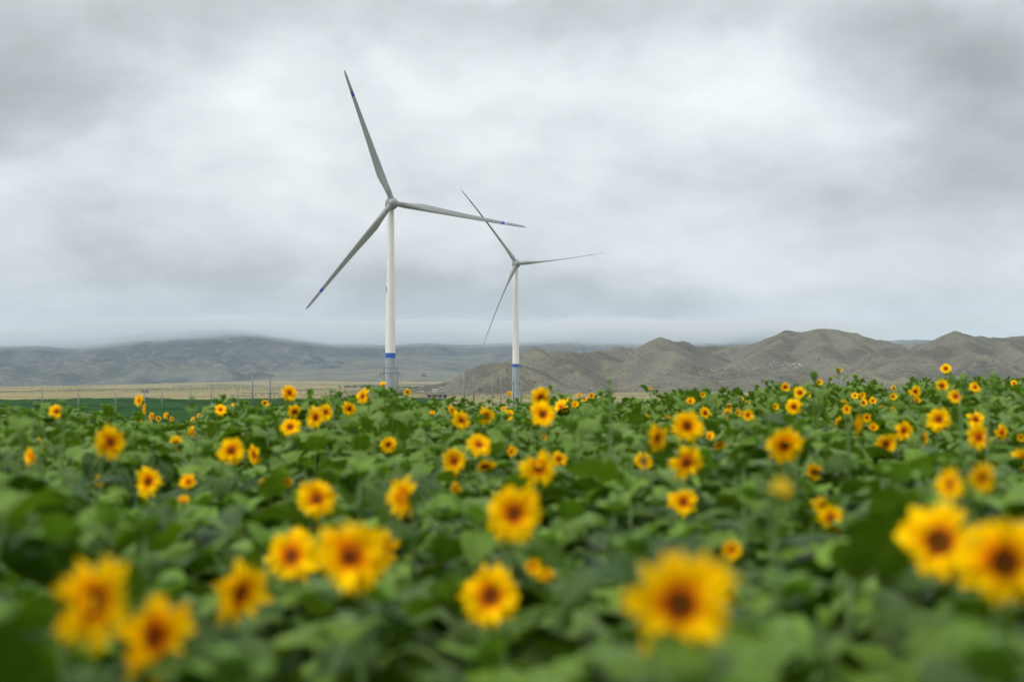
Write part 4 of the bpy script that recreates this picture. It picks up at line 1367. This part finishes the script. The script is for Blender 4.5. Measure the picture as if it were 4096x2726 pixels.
def calyx_mesh(seed, up=0.0, m_=15):
    """green back of the head with its pointed bracts"""
    r_ = random.Random(seed)
    b = MB().lathe([(.05, -.42), (.12, -.36), (.30, -.22), (.40, -.08), (.38, .0)], 14)
    for k in range(m_ * 2):
        a = 2 * math.pi * (k + r_.uniform(-.3, .3)) / (m_ * 2)
        t = R(-8 + up + r_.uniform(-16, 14)); l_ = r_.uniform(.34, .52)
        mt = Matrix.Rotation(a, 4, 'Z') @ Matrix.Translation((.36, 0, -.09 - .04 * (k % 2))) @ Matrix.Rotation(-t, 4, 'Y')
        pts = [(-.02, -.075, 0), (-.02, .075, 0), (l_ * .5, .085, .015), (l_ * .5, -.085, .015), (l_, 0, -.06)]
        b.add([mt @ Vector(p) for p in pts], [(0, 3, 2, 1), (3, 4, 2)])
    return mesh('flower_head', b.v, b.f, [M['sepal']])


CALYX = [calyx_mesh(k) for k in range(3)]
CALYX_HALF = [calyx_mesh(10 + k, 48) for k in range(2)]


def bud_mesh(seed):
    r_ = random.Random(seed)
    b = MB().lathe([(.08, -.75), (.25, -.68), (.62, -.42), (.82, 0), (.70, .38), (.34, .58), (.05, .62)], 12)
    for k in range(26):
        a = 2 * math.pi * (k / 13 + r_.uniform(-.04, .04)); lay = k // 13
        t = R(62 - 34 * lay + r_.uniform(-18, 18)); l_ = r_.uniform(.4, .7)
        mt = Matrix.Rotation(a, 4, 'Z') @ Matrix.Translation((.72, 0, -.18 + .1 * lay)) @ Matrix.Rotation(-t, 4, 'Y')
        pts = [(-.05, -.17, 0), (-.05, .17, 0), (l_ * .5, .17, .05), (l_ * .5, -.17, .05), (l_, 0, -.02)]
        b.add([mt @ Vector(p) for p in pts], [(0, 3, 2, 1), (3, 4, 2)])
    return mesh('bud', b.v, b.f, [M['sepal']])


BUDS = [bud_mesh(k) for k in range(3)]

bl = np.array([r[:4] for r in BLOOMS])
shown = np.where(np.random.RandomState(2).rand(len(bl)) < .14, .22, .52)      # a few heads stand half behind leaves


def sight_cap(x, y):
    """how high a plant at x, y may reach without standing between the camera and a farther head"""
    m = (bl[:, 1] > y + .25) & (np.abs(bl[:, 0] / bl[:, 1] - x / y) < .20 / y + .55 * bl[:, 3] / bl[:, 1])
    if not m.any(): return 9.0
    q = bl[m]
    return float(np.min(1.7 + (q[:, 2] - q[:, 3] * shown[m] - 1.7) * y / q[:, 1])) - .03


def put_leaves(root, n, h_lo, h_hi, seed, big=.30, stem_at=None):
    r_ = random.Random(seed)
    a = r_.uniform(0, 6.28)
    for k in range(n):
        f_ = k / (n - 1)
        a += 2.4 + r_.uniform(-.3, .3)
        z = h_lo + (h_hi - h_lo) * f_ ** .85
        L = big * (1.0 - .48 * f_ ** 2.4) * r_.uniform(.72, 1.2)
        sx, sy = stem_at(z) if stem_at else (0, 0)
        me = LEAF[r_.randrange(len(LEAF))]
        link('leaf', me, root, (sx, sy, z), (R(r_.uniform(-24, 24)), R(r_.uniform(-22, 26)), a), (L, L * r_.uniform(.9, 1.08), L))


GROUP = 'sunflowers in the field'
PLANT_COUNT = 0


def bloom_plant(row, idx):
    global PLANT_COUNT
    x, y, z, dia, yaw, tilt, kind, label = row
    r_ = random.Random(500 + idx)
    w = r_.uniform(-6, 6)
    # direction the head faces: towards the camera side, turned and tilted
    az = R(yaw + (2.6 * w if kind == 'f' and y > 4 else w)); el = R(tilt + r_.uniform(-14, 16) * (1 if y > 4 else .3))
    n = Vector((math.sin(az) * math.cos(el), -math.cos(az) * math.cos(el), math.sin(el)))
    hr = dia / 2 * 1.06 * r_.uniform(.93, 1.07)
    back = .42 * hr
    up = kind in 'gb'
    sx, sy = x - n.x * (back + .05) + r_.uniform(-.03, .03), y - n.y * (back + .05)
    gz = float(ground_z(sx, sy))
    root = empty('sunflower', (sx, sy, gz))
    pre = {'f': 'sunflower, ', 'h': 'sunflower, ', 'b': 'sunflower, ', 'g': 'sunflower, '}[kind]
    tag(root, pre + label, 'sunflower', GROUP)
    c = Vector((x - sx, y - sy, z - gz))
    neck = c - n * (back if not up else dia * .75)
    topz = neck.z - (.05 if not up else .03)
    bow = r_.uniform(-.04, .04)
    pts = [(0, 0, -.02), (bow * .5, 0, topz * .35), (bow, 0, topz * .7), (bow * .4, 0, topz - .06), (neck.x * .55, neck.y * .55, topz + .02 if not up else topz), tuple(neck)]
    MB().tube(pts, [.016, .015, .012, .009, .0075, .0085], 6).build('stem', M['stem'], root, True)
    near = y < 5.3
    q = n.to_track_quat('Z', 'Y').to_euler()
    if up:
        b = link('bud', BUDS[idx % 3], root, c, q, dia * .44 if kind == 'g' else dia * .66)
        if kind == 'b':
            link('disc', BUD_CENTRE, b, (0, 0, .50), None, 1.15)
            link('petals', CLOSED, b, (0, 0, .36), None, .75)['kind'] = 'stuff'
        for k in range(4):
            link('leaf', YOUNG[k % 3], root, (neck.x, neck.y, neck.z - .02 - .02 * k), (0, 0, k * 1.7 + idx), .04 + .014 * k)
    else:
        half = kind == 'h'
        hd = link('flower_head', (CALYX_HALF[idx % 2] if half else CALYX[idx % 3]), root, c, q, hr * (1.25 if half else 1.0))
        link('disc', DISC, hd, (0, 0, 0), None, .8 if half else r_.uniform(.74, 1.0))
        if half:
            link('petals', HALF_RINGS[idx % 3], hd, (0, 0, 0), (0, 0, r_.uniform(0, 6)))['kind'] = 'stuff'
        elif near:
            for mt, k in petal_places(900 + idx, r_.uniform(.9, 1.06), r_.choice((16, 17, 18))):
                p = link('petal', PETALS[k], hd); p.matrix_basis = mt
        else:
            link('petals', PETAL_RINGS[idx % 8], hd, (0, 0, 0), (0, 0, r_.uniform(0, 6)))['kind'] = 'stuff'
    cap = sight_cap(sx, sy) - gz
    hi = max(.55, min(neck.z - .10 - .35 * hr, cap - .05))
    ppt = [Vector(p) for p in pts]
    def at(zz):
        for a_, b_ in zip(ppt[:-1], ppt[1:]):
            if a_.z <= zz <= b_.z and b_.z > a_.z:
                t = (zz - a_.z) / (b_.z - a_.z); return (a_.x + (b_.x - a_.x) * t, a_.y + (b_.y - a_.y) * t)
        return (0, 0)
    put_leaves(root, 13 if y < 8 else 9, .38 if y < 8 else .55, hi, 700 + idx, r_.uniform(.28, .36), at)
    PLANT_COUNT += 1


for idx, row in enumerate(BLOOMS): bloom_plant(row, idx)

# leafy plants between the blooms, nearest first, until about 300 stand one by one
STEMS = []
for k in range(4):
    r_ = random.Random(k)
    STEMS.append(mesh('stem', *(lambda b: (b.v, b.f))(MB().tube([(0, 0, -.03), (r_.uniform(-.03, .03), r_.uniform(-.03, .03), .4), (r_.uniform(-.03, .03), r_.uniform(-.03, .03), .8), (0, 0, 1)], [.016, .014, .011, .007], 6)), [M['stem']]))
spots = []
r_ = random.Random(77)
step = .47
for iy in range(int(1.1 / step), int(110 / step)):
    for ix in range(-120, 140):
        x = (ix + .5 * (iy % 2)) * step + r_.uniform(-.16, .16); y = iy * step + r_.uniform(-.16, .16)
        if y < 1.15 or abs(x) > .47 * y + 1.0: continue
        if np.min(np.hypot(bl[:, 0] - x, bl[:, 1] + .08 - y)) < (.30 if y < 20 else .2): continue
        edge = 34 + 1.0 * x if x < 0 else 34 + .5 * x
        edge = max(24, min(edge, 42)) + 2.2 * vnoise(np.array(x * .3), np.array(.5))
        if y > edge: continue
        spots.append((x, y))
inview = sorted([s for s in spots if abs(s[0]) < .37 * s[1] + .22 and s[1] > 1.8], key=lambda s: s[1])
N_FILL = max(0, 300 - PLANT_COUNT)
individual = inview[:N_FILL]
far_limit = individual[-1][1]
chosen = set(individual)
LEAFY_LABEL = 'leafy green sunflower plant without an open bloom among the flowering ones'
for k, (x, y) in enumerate(individual):
    r_ = random.Random(3000 + k)
    gz = float(ground_z(x, y))
    h = r_.choice((r_.uniform(.78, 1.1), r_.uniform(1.05, 1.38), r_.uniform(1.1, 1.38))) + .12 * max(0, x / y) / .36
    h = max(.58, min(h, sight_cap(x, y) - gz - .06))
    root = empty('sunflower', (x, y, gz), r_.uniform(0, 6.28))
    tag(root, LEAFY_LABEL, 'sunflower', GROUP)
    link('stem', STEMS[k % 4], root, (0, 0, 0), None, (1, 1, h))
    put_leaves(root, 12 if y < 8 else 9, .34 if y < 8 else .5, h - .06, 4000 + k, r_.uniform(.30, .40) * (1.12 if y < 6 else 1))
    if r_.random() < .45:
        link('bud', BUDS[k % 3], root, (0, 0, h + .03), (R(r_.uniform(-40, 40)), R(r_.uniform(-40, 40)), 0), r_.uniform(.028, .042))
    for j in range(3):
        link('leaf', YOUNG[j], root, (0, 0, h - .03), (0, R(r_.uniform(-10, 20)), j * 2.1 + k), r_.uniform(.09, .15))

# the rest of the field, beyond the plants that can be told apart
def low_plant(seed, bloom):
    r_ = random.Random(seed)
    V, F, UV, MI = [], [], [], []
    def add(v, f, uv, mi, mt):
        o = len(V)
        V.extend([tuple(mt @ Vector(p)) for p in v]); F.extend([tuple(i + o for i in q) for q in f]); UV.extend(uv); MI.extend([mi] * len(f))
    a = 0
    for k in range(10):
        a += 2.4 + r_.uniform(-.3, .3); f_ = k / 9
        v, f, uv = leaf_arrays(4, 2, *SHAPES[r_.randrange(10)], .5, k + seed, False)
        L = .34 * (1 - .48 * f_ ** 2.4) * r_.uniform(.72, 1.2)
        add(v, f, uv, 0, Matrix.Translation((0, 0, .42 + .52 * f_)) @ Euler((R(r_.uniform(-14, 14)), R(r_.uniform(-14, 22)), a)).to_matrix().to_4x4() @ Matrix.Scale(L, 4))
    for k in range(3):
        v, f, uv = leaf_arrays(3, 2, 65, 20, .5, .5, .1, k, False)
        add(v, f, uv, 1, Matrix.Translation((0, 0, .97)) @ Matrix.Rotation(k * 2.1 + seed, 4, 'Z') @ Matrix.Scale(.11, 4))
    add([(.012, 0, 0), (-.006, .01, 0), (-.006, -.01, 0), (.008, 0, 1), (-.004, .007, 1), (-.004, -.007, 1)], [(0, 1, 4, 3), (1, 2, 5, 4), (2, 0, 3, 5)], [(.5, .5)] * 6, 1, Matrix.Identity(4))
    if bloom:
        hr = .095 if bloom == 1 else .055
        az, el = R(r_.uniform(-35, 35)), R(r_.uniform(-5, 30))
        n = Vector((math.sin(az) * math.cos(el), -math.cos(az) * math.cos(el), math.sin(el)))
        mt = Matrix.Translation(Vector((0, 0, 1.02)) + n * .05) @ n.to_track_quat('Z', 'Y').to_matrix().to_4x4() @ Matrix.Scale(hr, 4)
        for k in range(15):
            b_ = 2 * math.pi * k / 15; l_ = r_.uniform(.85, 1.1)
            t = r_.uniform(-.05, .28) + (.5 if bloom == 2 else 0)
            c_, s_ = math.cos(b_), math.sin(b_)
            pv = [(.33 * c_ + .09 * s_, .33 * s_ - .09 * c_, 0), (.68 * c_ + .17 * s_, .68 * s_ - .17 * c_, t * .6), (.33 * c_ - .09 * s_, .33 * s_ + .09 * c_, 0), (.68 * c_ - .17 * s_, .68 * s_ + .17 * c_, t * .6),
                  (l_ * c_ + .02 * s_, l_ * s_ - .02 * c_, t), (l_ * c_ - .02 * s_, l_ * s_ + .02 * c_, t)]
            add(pv, [(0, 1, 3, 2), (1, 4, 5, 3)], [(.2, 0), (.2, .5), (.8, 0), (.8, .5), (.5, 1), (.5, 1)], 2, mt)
        dv = [(0, 0, .1)] + [(.38 * math.cos(q * math.pi / 4), .38 * math.sin(q * math.pi / 4), .05) for q in range(8)]
        add(dv, [(0, 1, 2, 3), (0, 3, 4, 5), (0, 5, 6, 7), (0, 7, 8, 1)], [(.5, .1)] + [(.5, .95)] * 8, 3, mt)
    else:
        mt = Matrix.Translation((0, 0, 1.0)) @ Matrix.Scale(.04, 4)
        ring = [(math.cos(q * 1.0472), math.sin(q * 1.0472)) for q in range(6)]
        v = [(.3 * a_, .3 * b_, -.8) for a_, b_ in ring] + [(.9 * a_, .9 * b_, 0) for a_, b_ in ring] + [(.5 * a_, .5 * b_, .9) for a_, b_ in ring]
        f = [(i * 6 + k, i * 6 + (k + 1) % 6, i * 6 + 6 + (k + 1) % 6, i * 6 + 6 + k) for i in range(2) for k in range(6)]
        add(v, f, [(.5, .5)] * 18, 4, mt)
    return np.array(V), np.array(F), np.array(UV), np.array(MI)


VAR = {0: [low_plant(k, 0) for k in range(10)], 1: [low_plant(20 + k, 1) for k in range(8)], 2: [low_plant(40 + k, 2) for k in range(5)]}
VV, FF, UU, MM = [], [], [], []
off = 0
r_ = random.Random(123)
nfar = 0
for (x, y) in spots:
    if (x, y) in chosen or (y <= 1.8 and abs(x) < .42 * y + .3): continue
    gz = float(ground_z(x, y))
    right = min(1, max(0, (x / y + .35) / .7)); r2 = min(1, max(0, (x / y - .09) / .2))
    u = r_.random()
    k = 0
    if y > far_limit + 4:
        if u < .006 + .008 * right: k = 1
        elif u < .012 + .022 * right: k = 2
    v, f, uv, mi = VAR[k][r_.randrange(len(VAR[k]))]
    h = r_.choice((r_.uniform(.80, 1.08), r_.uniform(1.0, 1.32), r_.uniform(1.05, 1.34))) + (.08 if k else 0) + r_.uniform(0, .22) * r2 * (1 if y < 34 else .3)
    if r_.random() < .07: h += r_.uniform(.08, .22)
    if y > 13: h -= .13 * math.exp(-((x / y - .088) / .03) ** 2) + .02 * (1 - r2) - .24 * math.exp(-((x / y + .088) / .013) ** 2) - (.09 if x < -.11 * y and y > 17 else 0) + (.06 if -.07 < x / y < -.02 else 0)
    cap = sight_cap(x, y) - gz - .04
    if cap < h: h = max(.55, cap)
    a = r_.uniform(-.5, .5) if k else r_.uniform(0, 6.28)
    ca, sa = math.cos(a), math.sin(a)
    s_ = r_.uniform(.9, 1.1)
    w = np.stack([(v[:, 0] * ca - v[:, 1] * sa) * s_ + x, (v[:, 0] * sa + v[:, 1] * ca) * s_ + y, v[:, 2] * h + gz], 1)
    if k:                                                                 # a head keeps its round shape when the plant is scaled in height
        hd = np.zeros(len(v), bool); hd[f[np.isin(mi, (2, 3))].ravel()] = True
        w[hd, 2] = (v[hd, 2] - 1.0) * s_ + h + gz
    VV.append(w); FF.append(f + off); UU.append(uv); MM.append(mi); off += len(v); nfar += 1
ff = link('sunflower_field', big_mesh('sunflower_field', np.concatenate(VV), np.concatenate(FF), [M['leaf'], M['young'], M['petal'], M['disc'], M['sepal']], np.concatenate(MM), np.concatenate(UU)))
tag(ff, 'far mass of sunflowers running back to the edge of the field', kind='stuff')
print('plants', PLANT_COUNT, 'filler', len(individual), 'far', nfar, 'limit', far_limit, 'objects', len(bpy.data.objects))

# ------------------------------------------------------------------ two small insects in the air
M['bee'] = simple('insect_brown', (.06, .04, .025), .5, .2, 200)
M['wing'] = simple('insect_wing', (.30, .28, .26), .3, .1, 100)
for px, py, D, lab in [(905, 1328, 7.5, 'small dark insect hovering in front of the mountain crest'), (1138, 1452, 8.0, 'small dark insect hovering in front of the lower mountain slope')]:
    root = empty('flying_insect', bearx(px, py, D), rng.uniform(0, 6)); tag(root, lab, 'insect', 'insects in the air over the field')
    MB().lathe([(.0005, -.009), (.003, -.006), (.0038, -.002), (.0022, .001), (.0035, .004), (.003, .007), (.0022, .0095), (.0005, .011)], 10).build('body', M['bee'], root, True, (0, 0, 0), (0, R(80), 0))
    for s in (-1, 1):
        MB().add([(0, 0, .003), (-.004, s * .006, .006), (-.002, s * .013, .009), (.003, s * .012, .009), (.003, s * .004, .005)], [(0, 1, 2, 3, 4)]).add([(0, 0, .0026), (-.004, s * .006, .0056), (-.002, s * .013, .0086), (.003, s * .012, .0086), (.003, s * .004, .0046)], [(4, 3, 2, 1, 0)]).build('wing', M['wing'], root)
